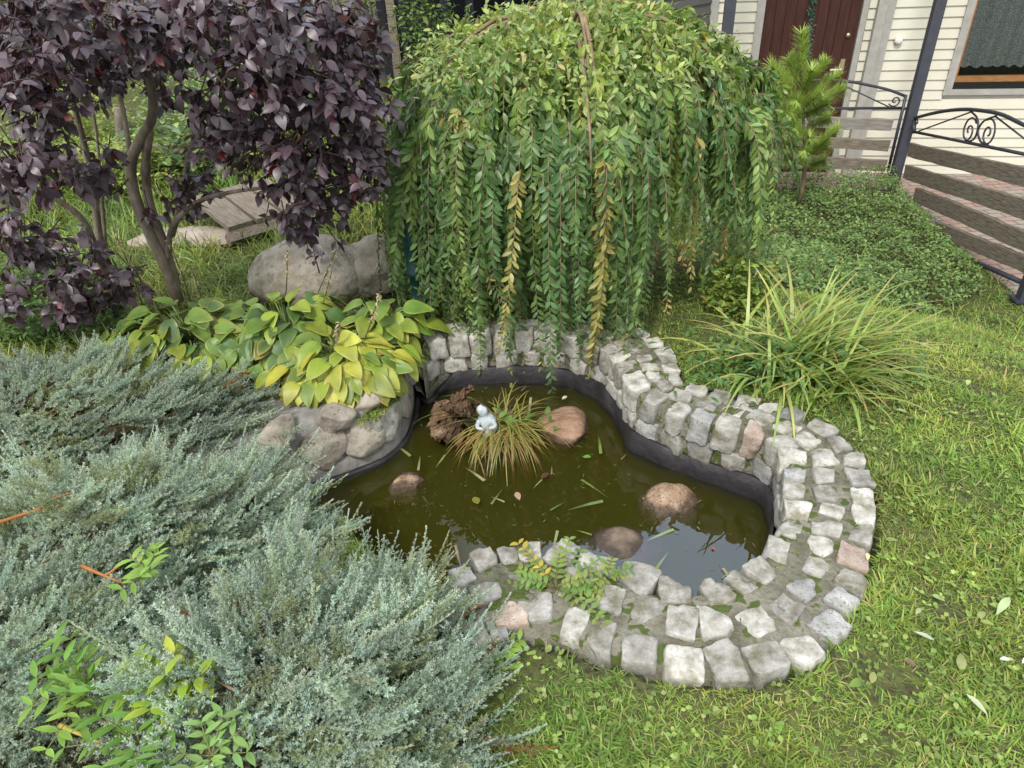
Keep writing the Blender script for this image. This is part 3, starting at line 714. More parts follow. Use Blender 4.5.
# ------------------------------------------------------------------ purple plum
rs = np.random.RandomState(77)
pb = np.array(P(176, 306)); pl = thing('plum_tree', 'purple leaved plum tree with several bent stems at the left', 'tree', pb)
m = MB()
def limb(pxs, r0, r1, y0=3.3, y1=None):
    y1 = y0 if y1 is None else y1; k2 = len(pxs)
    p_ = [PY(x, y, y0 + (y1 - y0) * i_ / (k2 - 1)) for i_, (x, y) in enumerate(pxs)]
    m.tube(catmull(p_, 6 * k2), np.linspace(r0 * .8, r1 * .8, 6 * k2), 9); return p_
limb([(180, 312), (172, 280), (152, 238), (136, 200), (131, 165), (140, 140), (152, 118), (152, 90), (142, 55), (134, 10), (130, -40)], .042, .016, 3.31, 3.1)
limb([(176, 285), (166, 250), (150, 205), (146, 165), (150, 130)], .032, .022, 3.33, 3.2)
limb([(168, 262), (172, 228), (196, 203), (232, 192), (272, 186), (320, 170)], .019, .006, 3.3, 2.9)
limb([(172, 235), (184, 190), (190, 150), (215, 90), (240, 30)], .02, .008, 3.3, 3.0)
limb([(136, 190), (128, 140), (122, 105), (110, 60), (100, 0)], .018, .008, 3.3, 3.5)
limb([(126, 325), (112, 285), (98, 255), (84, 222), (58, 200), (28, 184)], .03, .012, 3.2, 2.9)
limb([(112, 285), (100, 240), (92, 180), (78, 120), (58, 50), (40, 0)], .026, .008, 3.2, 3.0)
limb([(108, 280), (102, 200), (96, 130), (88, 90)], .014, .006, 3.2, 3.2)
m.build('trunk', M['bark'], pl)
clusters = [  # px, py, Y, rx px, ry px, depth m, groups
 (60, 30, 2.7, 90, 60, .35, 85), (160, 25, 2.8, 80, 45, .35, 70), (250, 25, 2.7, 90, 50, .4, 95), (330, 30, 2.8, 60, 45, .35, 50), (35, 95, 2.6, 55, 50, .3, 60), (110, 80, 3.1, 50, 35, .3, 30),
 (260, 85, 2.7, 90, 50, .35, 90), (345, 105, 2.8, 55, 50, .3, 60), (230, 130, 2.9, 55, 38, .3, 42), (300, 150, 2.75, 75, 45, .3, 75), (310, 198, 2.8, 62, 32, .22, 48), (365, 165, 2.75, 35, 38, .2, 28), (310, 240, 2.8, 32, 14, .12, 9),
 (30, 165, 2.6, 55, 42, .3, 45), (90, 170, 2.9, 45, 35, .25, 24), (20, 245, 2.8, 35, 45, .25, 26), (62, 262, 2.85, 42, 40, .25, 32), (70, 305, 2.8, 45, 26, .2, 26), (120, 288, 2.9, 36, 26, .2, 18), (172, 205, 3.2, 30, 16, .15, 8), (195, 190, 3.2, 30, 22, .2, 14), (160, 60, 3.3, 60, 60, .3, 40), (20, 20, 3.2, 60, 70, .3, 40), (370, 60, 3.1, 25, 50, .2, 22), (8, 300, 2.9, 25, 30, .2, 12)]
tw = MB(); LPp = []; LDd = []; LUu = []; Ss = []; Cc = []
for (cx_, cy_, yy, rx, ry, dr, ng) in clusters:
    ng = int(ng * 1.12); 
    v = rs.normal(size=(ng, 3)); v = nrm(v) * (rs.rand(ng, 1) ** .5)
    cw = PY(cx_, cy_, yy)
    for x_, y_, z_ in v:
        p_ = PY(cx_ + x_ * rx, cy_ + y_ * ry, yy + z_ * dr)
        nl = rs.randint(4, 9); toC = nrm(np.array(p_) - cw + [0, 0, -.05] + rs.normal(size=3) * .1)
        tw.tube([p_ - toC * .11 + [0, 0, .02], p_ - toC * .04, p_ + toC * .03], [.003, .0022, .001], 4)
        az0 = rs.uniform(0, 6.3)
        az = az0 + np.arange(nl) * 2.4; el = rs.uniform(-1.0, .3, nl)
        d_ = nrm(azel(az, el) + toC * .5)
        LPp.append(p_ + toC * rs.uniform(-.07, .03, (nl, 1)) + rs.normal(size=(nl, 3)) * .006); LDd.append(d_); LUu.append(nrm(rs.normal(size=(nl, 3)) * .45 + [0, -.25, 1])); Ss.append(rs.uniform(.034, .06, nl))
        red = rs.rand(nl, 1) < .025
        Cc.append(np.where(red, jit(rs, (.13, .018, .02), nl, .35), jit(rs, (.06, .038, .05), nl, .35)))
LPp, LDd, LUu, Ss, Cc = map(np.concatenate, (LPp, LDd, LUu, Ss, Cc))
fm = MB(); PLV = [leaf(6, .62, .18, .4, .45, .012), leaf(6, .54, .4, .2, .5, .016), leaf(6, .66, .05, .55, .48, .02)]; vr = rs.randint(0, 3, len(Ss))
for k2 in range(3):
    s2 = vr == k2; fm.inst(PLV[k2], scl(frames(LDd[s2], LUu[s2]), Ss[s2]), LPp[s2], Cc[s2])
fm.build('foliage', M['plum_leaf'], pl); tw.build('twigs', M['dark_twig'], pl)

# ------------------------------------------------------------------ hostas
def ribbed_leaf(nr=8, ncv=11, wid=.74, fold=.22, droop=.45):
    t = np.linspace(0, 1, nr + 1); w = wid / 2 * np.sin(np.pi * t ** .72) ** .72; w[-1] = .004; w[0] = .02
    s = np.linspace(-1, 1, ncv); V = []; W = []
    for i_ in range(nr + 1):
        for s0 in s:
            V.append((s0 * w[i_], t[i_] - .07 * (abs(s0) ** 2) * (1 - t[i_]), -droop * t[i_] ** 2 + fold * abs(s0) * w[i_] * (1 - .5 * t[i_]) + .017 * math.cos(s0 * 15) + .018 * math.sin(t[i_] * 9 + s0 * 2) * abs(s0)))
            W.append(np.clip((abs(s0) ** 4) * .75 + t[i_] ** 5, 0, 1))
    q_ = [(i_ * ncv + j_, i_ * ncv + j_ + 1, (i_ + 1) * ncv + j_ + 1, (i_ + 1) * ncv + j_) for i_ in range(nr) for j_ in range(ncv - 1)]
    return np.array(V), [np.array(q_)], np.array(W)


HL = [ribbed_leaf(), ribbed_leaf(wid=.68, fold=.35, droop=.25), ribbed_leaf(wid=.8, fold=.12, droop=.7)]
def hosta(label, px, py, K, spread, cols, probs, edge, seed, stalks, z=.05, biasaz=None, hgt=.19):
    r = np.random.RandomState(seed); c = np.array(P(px, py, z)); t = thing('hosta', label, 'hosta', c)
    fm = MB(); pm = MB()
    az = r.uniform(0, 6.28, K)
    if biasaz is not None: b_ = r.rand(K) < .55; az[b_] = r.normal(biasaz, .8, b_.sum())
    u = np.sqrt(r.uniform(.03, 1, K)); rad = u * spread; h_ = hgt * (1.05 - .8 * u ** 1.6) + r.uniform(-.03, .04, K)
    org = c + np.stack([np.cos(az) * rad * 1.15, np.sin(az) * rad * .85, h_], -1)
    el = .3 - .75 * u + r.normal(size=K) * .22
    D = azel(az + r.normal(size=K) * .3, el); Sz = r.uniform(.078, .128, K) * (1.05 - .2 * u)
    U = nrm(np.stack([np.cos(az) * .3, np.sin(az) * .3 - .15, np.ones(K)], -1) + r.normal(size=(K, 3)) * .25)
    cc = mixc(r, cols, probs, K, .2); ce = jit(r, edge, K, .3); eb = r.rand(K) < .12; ce = np.where(eb[:, None], jit(r, (.4, .26, .09), K), .6 * cc + .4 * ce)
    vr = r.randint(0, 3, K)
    for k2 in range(3):
        s2 = vr == k2; fm.inst(HL[k2], scl(frames(D[s2], U[s2]), Sz[s2]), org[s2], cc[s2], ce[s2])
    for i_ in range(K): pm.tube(catmull([c + [r.normal() * .02, r.normal() * .02, -.03], c * .45 + org[i_] * .55 + [0, 0, .04], org[i_]], 6), [.005, .005, .004, .004, .004, .003], 5, col=(.16, .22, .06))
    fm.build('foliage', M['hosta_leaf'], t); pm.build('leaf_stalks', M['hosta_leaf'], t)
    for (bx, by, tx, ty, yy) in stalks:
        sm2 = MB(); a_ = PY(bx, by, yy); b_ = PY(tx, ty, yy - .06); pts = catmull([a_, (a_ + b_) / 2 + [.012, 0, .01], b_], 10)
        sm2.tube(pts, np.linspace(.0035, .002, 10), 5, col=(.13, .13, .06))
        n2 = 34; tt = r.uniform(.62, 1, n2); pp_ = np.stack([np.interp(tt, np.linspace(0, 1, 10), pts[:, k3]) for k3 in range(3)], -1)
        sm2.inst(leaf(3, .4, .3, .3), scl(frames(azel(r.uniform(0, 6.3, n2), r.uniform(-1.2, .6, n2)), (0, 0, 1)), r.uniform(.012, .026, n2)), pp_, mixc(r, [(.45, .36, .2), (.3, .22, .12), (.55, .48, .32)], [4, 2, 2], n2))
        sm2.build('flower_stalk', M['hosta_leaf'], t)
    return t


YG = (.25, .33, .045); GG = (.15, .25, .05); DG = (.08, .16, .045); YY = (.40, .41, .06)
hosta('green hosta with yellowing rims, leftmost, beneath the plum stem', 196, 352, 165, .37, [YG, GG, DG], [3, 5, 3], YY, 61, [(150, 330, 112, 225, 3.0), (170, 330, 128, 262, 2.95), (205, 320, 190, 265, 3.0), (195, 320, 168, 240, 3.05)], biasaz=-1.7)
hosta('dark green hosta in front of the pale boulder', 292, 345, 135, .33, [GG, DG, YG], [5, 4, 2], YG, 62, [(282, 320, 287, 250, 2.95), (300, 330, 336, 250, 2.9), (310, 340, 332, 270, 2.8)], biasaz=-1.5)
hosta('yellow hosta with browned leaves spilling over the fieldstone wall', 342, 370, 165, .265, [YG, YY, GG], [6, 3, 3], (.48, .42, .09), 63, [(322, 372, 340, 322, 2.45), (352, 370, 380, 292, 2.5)], z=.05, biasaz=-1.1, hgt=.13)
hosta('fresh green hosta beside the teal pump base', 384, 345, 50, .2, [GG, YG, DG], [4, 4, 2], YY, 64, [], biasaz=-1.2)

# ------------------------------------------------------------------ junipers
def needle_t(l=.0092, w=.0044):
    return np.array([(-w / 2, l * .3, .0), (0, 0, 0), (w / 2, l * .3, 0), (0, l, l * .12)])


def spray(seed, L=.13, nside=12, sl=.030, upz=(.1, .95), sp=1.05):
    r = np.random.RandomState(seed); P_ = []; D_ = []; T_ = []
    def shoot(o, d, ln, tw_):
        d = nrm(d); nw = max(3, int(ln / .006)); a = nrm(np.cross(d, [.3, .2, 1.])); b = np.cross(d, a)
        for k2 in range(nw):
            f = (k2 + .5) / nw; c = o + d * ln * f + np.array([0, 0, .25]) * ln * f * f * .5
            for q_ in range(3):
                ph = q_ * 2.09 + k2 * 1.05 + tw_; P_.append(c); D_.append(nrm(d * 1.0 + (a * math.cos(ph) + b * math.sin(ph)) * (sp - .3 * f))); T_.append(f)
    ax = lambda f: np.array([.012 * math.sin(f * 4), f * L, .05 * L * f * f * 3])
    for i_ in range(nside):
        f = .08 + .8 * i_ / nside; sgn = 1 if i_ % 2 else -1; an = r.uniform(.45, .95)
        shoot(ax(f), np.array([sgn * math.sin(an), math.cos(an), r.uniform(*upz)]), sl * r.uniform(.6, 1.15) * (1.15 - .6 * f), r.uniform(0, 6))
    shoot(ax(.35), ax(1) - ax(.35), L * .65, 0)
    P_ = np.array(P_); D_ = np.array(D_); T_ = np.array(T_); M_ = frames(D_, nrm(r.normal(size=D_.shape)))
    nt_ = needle_t(); v = np.einsum('kij,nj->kni', M_, nt_) + P_[:, None]; K = len(P_)
    return v.reshape(-1, 3), [np.arange(4 * K).reshape(K, 4)], np.clip(np.repeat(T_, 4) * .6 + np.tile([0, 0, 0, .4], K), 0, 1)


SPR = [spray(s_) for s_ in range(5)]; LONG = [spray(90 + s_, .24, 15, .032, (0, .7), .75) for s_ in range(3)]
def juniper(label, cx_, cy_, zc, rx, ry, hgt, ncl, per, seed, tint=1., rot=0., flow=(.5, .15)):
    """mound of many overlapping plumes; every plume is a fan of sprays along a short branch"""
    r = np.random.RandomState(seed); c = np.array(P(cx_, cy_, zc)); c[2] = 0; t = thing('juniper', label, 'juniper', c)
    org = []; D = []; U = []; Sc = []; isl = []; bm_ = MB(); yl = []
    cr, sr = math.cos(rot), math.sin(rot)
    for b in range(ncl):
        a = b * 2.39996; u = math.sqrt((b + .5) / ncl); ex, ey = rx * u * math.cos(a), ry * u * math.sin(a); o0 = np.array([ex * cr - ey * sr, ex * sr + ey * cr, 0]) + np.array([*r.normal(size=2) * .03, 0])
        hh = hgt * max(0., 1 - u ** 2.4) ** .8; x0, y0 = c[0] + o0[0], c[1] + o0[1]
        hh = hh * (1 + .3 * float(noise2(x0, y0, 8.))) + r.uniform(-.03, .035)
        az = math.atan2(o0[1], o0[0]); dv = np.array([math.cos(az), math.sin(az)]) * (u ** .7) + np.array(flow) + r.normal(size=2) * .45; dv /= np.linalg.norm(dv) + 1e-6
        el = r.uniform(-.12, .26) - .30 * max(0, u - .6) / .4; ax = np.array([dv[0] * math.cos(el), dv[1] * math.cos(el), math.sin(el)]); L = r.uniform(.13, .26)
        st = np.array([x0, y0, max(hh, .03)]) - ax * L * .45; st[2] = max(st[2], .02)
        bm_.tube([[st[0] - dv[0] * .16, st[1] - dv[1] * .16, max(.0, st[2] - .16)], st - [0, 0, .05], st + ax * L * .45 - [0, 0, .025]], [.006, .0045, .002], 5)
        f = r.uniform(0, 1, per); lat = nrm(np.cross(ax, UP3)); sd = r.uniform(-1, 1, (per, 1)) * (1.15 - .75 * f[:, None])
        up_ = nrm(np.cross(lat, ax)); d_ = nrm(ax + lat * sd + up_ * r.uniform(-.05, .75, (per, 1)) * (1.1 - .7 * f[:, None]))
        o_ = st + ax * (L * f)[:, None] + lat * sd * .035 + r.normal(size=(per, 3)) * .008; o_[:, 2] += .03 * f ** 2
        org.append(o_); D.append(d_); U.append(nrm(up_ + r.normal(size=(per, 3)) * .3)); Sc.append(r.uniform(.6, 1.0, per)); isl.append((f > .75) & (r.rand(per) < (.6 if u > .75 else .12))); yl.append(np.full(per, r.rand()))
    org, D, U, Sc, isl, yl = map(np.concatenate, (org, D, U, Sc, isl, yl)); org[:, 2] = np.maximum(org[:, 2], .012)
    ok = in_view(org, 260) & ~((edge_dist(org[:, 0], org[:, 1], pond_poly) > .16) & inside(org[:, 0], org[:, 1], pond_poly)); org, D, U, Sc, isl, yl = (x[ok] for x in (org, D, U, Sc, isl, yl)); K = len(Sc)
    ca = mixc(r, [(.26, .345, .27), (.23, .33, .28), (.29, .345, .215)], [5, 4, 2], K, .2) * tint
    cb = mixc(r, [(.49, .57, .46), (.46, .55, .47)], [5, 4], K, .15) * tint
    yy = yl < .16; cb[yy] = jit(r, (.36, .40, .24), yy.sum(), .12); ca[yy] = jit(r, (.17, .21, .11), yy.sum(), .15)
    dead = r.rand(K) < .006; ca[dead] = (.2, .09, .03); cb[dead] = (.33, .15, .05)
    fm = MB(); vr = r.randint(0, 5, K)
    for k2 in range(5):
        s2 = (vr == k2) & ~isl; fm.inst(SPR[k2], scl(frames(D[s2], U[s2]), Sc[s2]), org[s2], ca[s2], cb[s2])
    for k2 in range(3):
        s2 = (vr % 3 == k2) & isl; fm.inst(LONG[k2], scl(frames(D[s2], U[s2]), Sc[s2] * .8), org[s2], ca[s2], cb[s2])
    fm.build('foliage', M['juniper_needle'], t, smooth=False); bm_.build('branches', M['twig'], t); print(label, K)
    return t


UP3 = np.array([0, 0, 1.])
juniper('blue green juniper at the back below the plum and hosta', 70, 408, .10, .70, .34, .145, 160, 13, 101, .86, rot=-.05)
juniper('silvery juniper reaching over the water left of the pond', 118, 512, .2, .52, .32, .2, 135, 14, 102, 1.0, rot=-.05)
juniper('dense grey blue juniper in the foreground beside the front setts', 285, 700, .22, .37, .38, .24, 150, 15, 103, 1.04, rot=.3, flow=(.25, .3))
juniper('low juniper in the bottom left corner among yellow weeds', 30, 660, .2, .46, .40, .2, 130, 14, 104, .97, flow=(.5, 0))

# ------------------------------------------------------------------ right hand plants
rs = np.random.RandomState(41)
ib = np.array(PT(792, 378)); t = thing('daylily_clump', 'arching strap leaved daylily clump behind the right wall', 'plant', ib)
K = 340; az = rs.uniform(0, 6.28, K); b_ = rs.rand(K) < .45; az[b_] = rs.normal(-.15, .5, b_.sum()); el = rs.uniform(.75, 1.45, K); ln = rs.uniform(.28, .5, K); ln[b_] *= 1.15
org = ib + rs.normal(size=(K, 3)) * [.10, .09, 0]; Mx = scl(frames(azel(az, el), (0, 0, 1)), ln)
m = MB(); vr = rs.randint(0, 3, K)
for k2, bd in enumerate((.7, 1.3, 2.0)):
    s2 = vr == k2; m.inst(blade(10, .030, bd), Mx[s2], org[s2], mixc(rs, [(.15, .26, .05), (.25, .36, .08), (.36, .4, .11)], [4, 5, 3], s2.sum()), mixc(rs, [(.34, .4, .11), (.48, .43, .14), (.42, .25, .09), (.26, .36, .08)], [4, 4, .7, 3], s2.sum()))
m.build('blades', M['strap_leaf'], t)
K = 900; m = MB(); p_ = ib + rs.normal(size=(K, 3)) * [.22, .13, .0] + np.stack([np.full(K, .0), np.full(K, .02), rs.uniform(0, .2, K)], -1)
m.inst(leaf(4, .34, .2, .4), scl(frames(azel(rs.uniform(0, 6.3, K), rs.uniform(-.2, .8, K)), (0, 0, 1)), rs.uniform(.025, .05, K)), p_, jit(rs, (.07, .15, .04), K, .3), jit(rs, (.1, .2, .05), K)); m.build('foliage', M['leaf'], t)

def leafmass(name, label, cat, pts_fn, K, size, cols, probs, seed, el=(-.3, .9), wid=.55, stems=0, sh=leaf(3, .55, .2, .25), mat='leaf'):
    r = np.random.RandomState(seed); p_ = pts_fn(r, K); p_ = p_[in_view(p_, 120)]; K = len(p_)
    c = p_.mean(0); c[2] = float(hz(c[0], c[1])); t = thing(name, label, cat, c); m = MB()
    m.inst(sh, scl(frames(azel(r.uniform(0, 6.3, K), r.uniform(*el, K)), nrm(r.normal(size=(K, 3)) * .4 + [0, 0, 1])), r.uniform(*size, K)), p_, mixc(r, cols, probs, K, .3), mixc(r, cols, probs, K, .3) * 1.2)
    if stems:
        ix = r.choice(K, stems)
        for i_ in ix:
            q_ = p_[i_]; b_ = np.array([q_[0] + r.normal() * .05, q_[1] + r.normal() * .05, float(hz(q_[0], q_[1])) - .02]); m.tube([b_, (b_ + q_) / 2 + r.normal(size=3) * .015, q_], [.004, .003, .0015], 4, col=(.12, .085, .05))
    m.build('foliage', M[mat], t)
    return t


gc_poly = np.array([PT(x, y)[:2] for x, y in [(700, 300), (700, 200), (780, 165), (860, 165), (898, 174), (920, 205), (966, 262), (985, 292), (930, 305), (880, 300), (800, 290)]])
def gcp(r, K):
    lo, hi = gc_poly.min(0), gc_poly.max(0); q_ = r.uniform(lo, hi, (K * 3, 2)); q_ = q_[inside(q_[:, 0], q_[:, 1], gc_poly) & ~inside(q_[:, 0], q_[:, 1], porch_poly)][:K]
    h_ = .2 + .075 * noise2(q_[:, 0], q_[:, 1], 6.5); u = 1 - r.rand(len(q_)) ** 2.2 * .7
    ed = np.clip(edge_dist(q_[:, 0], q_[:, 1], catmull(gc_poly, 80, True)) / .25, .25, 1)
    return np.concatenate([q_, (hz(q_[:, 0], q_[:, 1]) + h_ * u * ed)[:, None]], 1)
leafmass('cotoneaster_mat', 'low spreading dark green shrub mat before the porch railing', 'shrub', gcp, 30000, (.018, .034), [(.12, .21, .075), (.17, .28, .08), (.26, .35, .1), (.08, .15, .055), (.36, .27, .1)], [5, 5, 4, 3, .25], 201, stems=500)

def ell(c, rr):
    c = np.array(c); rr = np.array(rr)
    def f(r, K):
        v = nrm(r.normal(size=(K, 3))) * (r.rand(K, 1) ** .4); v *= (1 + .18 * noise2(v[:, 0] * 3 + c[0], v[:, 2] * 3 + v[:, 1] * 2))[:, None]
        p_ = c + v * rr; p_[:, 2] = np.maximum(p_[:, 2], hz(p_[:, 0], p_[:, 1]) + .005); return p_
    return f


leafmass('leafy_weed', 'light green feathery weeds between weeping shrub and daylily', 'plant', ell(PT(742, 320) + [0, .1, .1], (.18, .16, .2)), 1500, (.02, .045), [(.16, .26, .05), (.24, .3, .06), (.34, .26, .07)], [5, 4, 1], 202)
leafmass('leafy_weed', 'green fern-like undergrowth below the weeping shrub left side', 'plant', ell(PT(455, 300) + [0, .15, .15], (.2, .2, .26)), 1500, (.02, .045), [(.12, .2, .04), (.18, .26, .05)], [5, 4], 203)
leafmass('leafy_weed', 'small dark cinquefoil tuft at the foot of the daylily', 'plant', ell(PT(752, 385) + [0, 0, .03], (.06, .05, .05)), 90, (.025, .045), [(.07, .16, .05)], [1], 204)

# ------------------------------------------------------------------ weeds between the front setts and in the juniper
def rosette_weed(label, px, py, z, n_st, ln, cols, probs, seed, lsz=(.02, .035), pairs=6, wid=.5, up=(.1, .7), name='weed_plant'):
    r = np.random.RandomState(seed); c = np.array(P(px, py, z)); t = thing(name, label, 'weed', c); m = sm2 = MB()
    T = leaf(4, wid, .2, .3)
    for i_ in range(n_st):
        az = r.uniform(0, 6.28); el = r.uniform(*up); L = ln * r.uniform(.6, 1.1); d = azel(np.array(az), np.array(el)); f = np.linspace(0, 1, 7)
        pts = c + d * L * f[:, None]; pts[:, 2] -= .35 * L * f ** 2 * math.cos(el); pts[:, 2] = np.maximum(pts[:, 2], z + .004); sm2.tube(pts, np.linspace(.002, .001, 7), 4, col=(.2, .2, .07))
        k2 = pairs * 2; ff = np.repeat(np.linspace(.25, 1, pairs), 2); pp = np.stack([np.interp(ff, f, pts[:, q_]) for q_ in range(3)], -1)
        lat = nrm(np.cross(d, [0, 0, 1.])); dd = nrm(d * .55 + np.where(np.arange(k2) % 2, 1, -1)[:, None] * lat + r.normal(size=(k2, 3)) * .15 + [0, 0, .15])
        cc = mixc(r, cols, probs, 1, .1).repeat(k2, 0); m.inst(T, scl(frames(dd, (0, 0, 1)), r.uniform(*lsz, k2)), pp, jit(r, cc, k2, .15), jit(r, cc * 1.15, k2, .15))
    m.build('foliage', M['leaf'], t); return t


rosette_weed('sprawling silverweed growing across the front setts', 555, 588, .055, 17, .17, [(.13, .22, .05), (.2, .27, .06), (.4, .32, .05)], [5, 4, 1], 301, (.018, .03))
rosette_weed('small silverweed sprig near the dark sunken stone', 606, 577, .055, 8, .09, [(.14, .24, .05), (.22, .28, .06)], [5, 4], 302, (.016, .026), 4)
rosette_weed('reddish weed runner beside the juniper tip', 462, 603, .055, 6, .09, [(.16, .22, .07), (.35, .16, .06)], [4, 2], 303, (.014, .022), 4)
rosette_weed('fresh green leafy weed poking out of the low juniper', 100, 690, .3, 15, .15, [(.12, .24, .035), (.18, .29, .045)], [5, 4], 304, (.03, .05), 4, .32, (.3, 1.2))
rosette_weed('yellow green leafy weed beside the foreground juniper', 165, 690, .31, 18, .10, [(.34, .4, .04), (.26, .36, .04)], [5, 4], 305, (.035, .055), 4, .4, (.3, 1.2))
rosette_weed('bright green lanceolate weed at the bottom edge', 140, 745, .29, 12, .14, [(.13, .26, .04)], [5], 306, (.035, .06), 3, .25, (.3, 1.1))
rosette_weed('pale weed at the bottom edge of the foreground juniper', 212, 757, .3, 8, .09, [(.16, .27, .07)], [5], 307, (.03, .045), 3, .35, (.3, 1.1))
rosette_weed('thin green weed on top of the silvery juniper', 150, 572, .29, 8, .08, [(.2, .34, .06)], [5], 308, (.025, .045), 3, .35, (.3, 1.1))
rosette_weed('broad leaved weed sprouting beside the front wall gap', 500, 650, .01, 7, .08, [(.18, .28, .04)], [5], 309, (.03, .05), 3, .4, (.2, 1.0))

# bare orange twigs on the junipers
for i_, (lab, pts) in enumerate([('orange brown bare juniper twig at the left edge', [(0, 522), (35, 511), (70, 505), (98, 504)]), ('rusty dead twig with a red bract lying in the silvery juniper', [(82, 566), (105, 576), (125, 584)]), ('thin yellow stem across the low juniper', [(60, 725), (90, 738), (120, 752)])]):
    m = MB(); p_ = [P(x, y, .27 + .01 * (k2 % 2)) for k2, (x, y) in enumerate(pts)]
    m.tube(catmull(p_, 12), np.linspace(.006, .002, 12), 6)
    q_ = np.array(p_[1]); m.tube(catmull([q_, q_ + [.05, .035, .015], q_ + [.1, .05, .02]], 8), np.linspace(.004, .0015, 8), 5)
    o = m.build('dead_twig', noisemat('twig_orange%d' % i_, [(.3, (.22, .08, .025)), (.7, (.38, .17, .05))] if i_ < 2 else [(.3, (.35, .28, .06)), (.7, (.45, .36, .1))], 20., .8, .2)); tag(o, lab, 'twig')

# ------------------------------------------------------------------ lawn
rs = np.random.RandomState(88)
jun_pts = [(P(85, 412, .1)[:2], .65, .2), (P(118, 512, .2)[:2], .5, .3), (P(285, 700, .2)[:2], .34, .35), (P(30, 660, .2)[:2], .45, .4)]
def grass_ok(x, y):
    ok = ~inside(x, y, foot_poly) & ~inside(x, y, pond_poly) & (edge_dist(x, y, outer_c) > .012)
    ok &= ~inside(x, y, porch_poly)
    for c, a, b in jun_pts: ok &= ((x - c[0]) / a) ** 2 + ((y - c[1]) / b) ** 2 > .8
    return ok
m = MB()
bare = [(P(530, 655)[:2], .11), (P(862, 684)[:2], .075), (P(940, 618)[:2], .06), (P(905, 690)[:2], .04), (P(990, 560)[:2], .04), (P(590, 672)[:2], .05), (P(640, 690)[:2], .05), (P(770, 690)[:2], .04), (P(480, 665)[:2], .06)]
def add_grass(K, xr, yr, hl, wid, cols, probs, lean=(.25, 1.35), dens=None, cl=None):
    x = rs.uniform(*xr, K); y = rs.uniform(*yr, K)
    if dens is not None: k2 = rs.rand(K) < dens(x, y); x, y = x[k2], y[k2]
    z = hz(x, y); p_ = np.stack([x, y, z - .004], -1); ok = grass_ok(x, y) & in_view(p_, 260)
    keep = np.ones(len(x))
    for c, r0 in bare: keep = np.minimum(keep, sst(r0 * .5, r0 * 1.5, np.hypot(x - c[0], y - c[1])) + .08)
    keep *= np.clip(1.05 + .22 * noise2(x, y, 9.), .5, 1); ok &= rs.rand(len(x)) < keep
    p_ = p_[ok]; K = len(p_); az = rs.uniform(0, 6.28, K); el = rs.uniform(*lean, K); L = rs.uniform(*hl, K) * np.clip(1 + .28 * noise2(p_[:, 0], p_[:, 1], 6), .5, 1.6)
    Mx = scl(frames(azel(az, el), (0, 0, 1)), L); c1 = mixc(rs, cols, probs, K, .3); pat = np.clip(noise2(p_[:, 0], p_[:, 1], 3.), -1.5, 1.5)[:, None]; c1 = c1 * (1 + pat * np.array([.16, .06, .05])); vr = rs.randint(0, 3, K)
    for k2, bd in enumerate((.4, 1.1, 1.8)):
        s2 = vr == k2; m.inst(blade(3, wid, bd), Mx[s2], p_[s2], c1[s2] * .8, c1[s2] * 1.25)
    print('grass', K)
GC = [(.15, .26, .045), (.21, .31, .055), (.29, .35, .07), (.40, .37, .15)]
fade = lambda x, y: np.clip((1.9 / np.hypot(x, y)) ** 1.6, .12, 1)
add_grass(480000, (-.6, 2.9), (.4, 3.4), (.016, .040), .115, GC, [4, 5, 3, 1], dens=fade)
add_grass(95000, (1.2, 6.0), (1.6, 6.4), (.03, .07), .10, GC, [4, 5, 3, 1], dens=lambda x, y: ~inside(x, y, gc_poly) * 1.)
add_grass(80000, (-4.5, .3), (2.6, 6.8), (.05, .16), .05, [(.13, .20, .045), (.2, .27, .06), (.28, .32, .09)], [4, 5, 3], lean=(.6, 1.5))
o = m.build('lawn_grass', M['grass_blade'], smooth=True); tag(o, 'short mown green lawn grass right of the pond and behind', 'grass', kind='stuff')
# fine grass and moss sprigs in the mortar joints
mj = MB(); K = 2600; kk = rs.randint(0, nn_, K); tt = rs.uniform(.02, 1.02, K)[:, None]; pj = inner_c[kk] * (1 - tt) + outer_c[kk] * tt
okj = rs.rand(K) < np.clip(.4 + .45 * noise2(pj[:, 0], pj[:, 1], 9), .03, 1); pj = pj[okj]; K = len(pj)
mj.inst(blade(3, .1, 1.2), scl(frames(azel(rs.uniform(0, 6.3, K), rs.uniform(.1, 1.0, K)), (0, 0, 1)), rs.uniform(.008, .03, K)), np.concatenate([pj, np.full((K, 1), TOPZ - .008)], 1), mixc(rs, GC + [(.1, .13, .03)], [4, 4, 3, 1, 4], K))
o = mj.build('joint_grass', M['grass_blade']); tag(o, 'fine grass and moss growing in the joints of the setts', 'grass', kind='stuff')
# clover and broad leaves in the lawn
m = MB(); K = 10000; x = rs.uniform(-.4, 3.2, K); y = rs.uniform(.6, 4., K); k2 = (rs.rand(K) < fade(x, y) * np.clip(.55 + .5 * noise2(x + 3, y, 5), 0.05, 1)) & grass_ok(x, y) & ~inside(x, y, gc_poly); x, y = x[k2], y[k2]
p_ = np.stack([x, y, hz(x, y) + rs.uniform(.008, .024, len(x))], -1); p_ = p_[in_view(p_, 40)]; K = len(p_)
for q_ in range(3):
    az = rs.uniform(0, 6.3, K) + q_ * 2.09; m.inst(leaf(3, .85, .15, .2, .6), scl(frames(azel(az, rs.uniform(-.1, .7, K)), (0, 0, 1)), rs.uniform(.008, .017, K)), p_, mixc(rs, [(.17, .27, .05), (.24, .33, .07), (.32, .38, .11)], [4, 4, 2], K))
K = 120; x = rs.uniform(-.3, 2.6, K); y = rs.uniform(.65, 3.2, K); ok = grass_ok(x, y); x, y = x[ok], y[ok]; K = len(x)
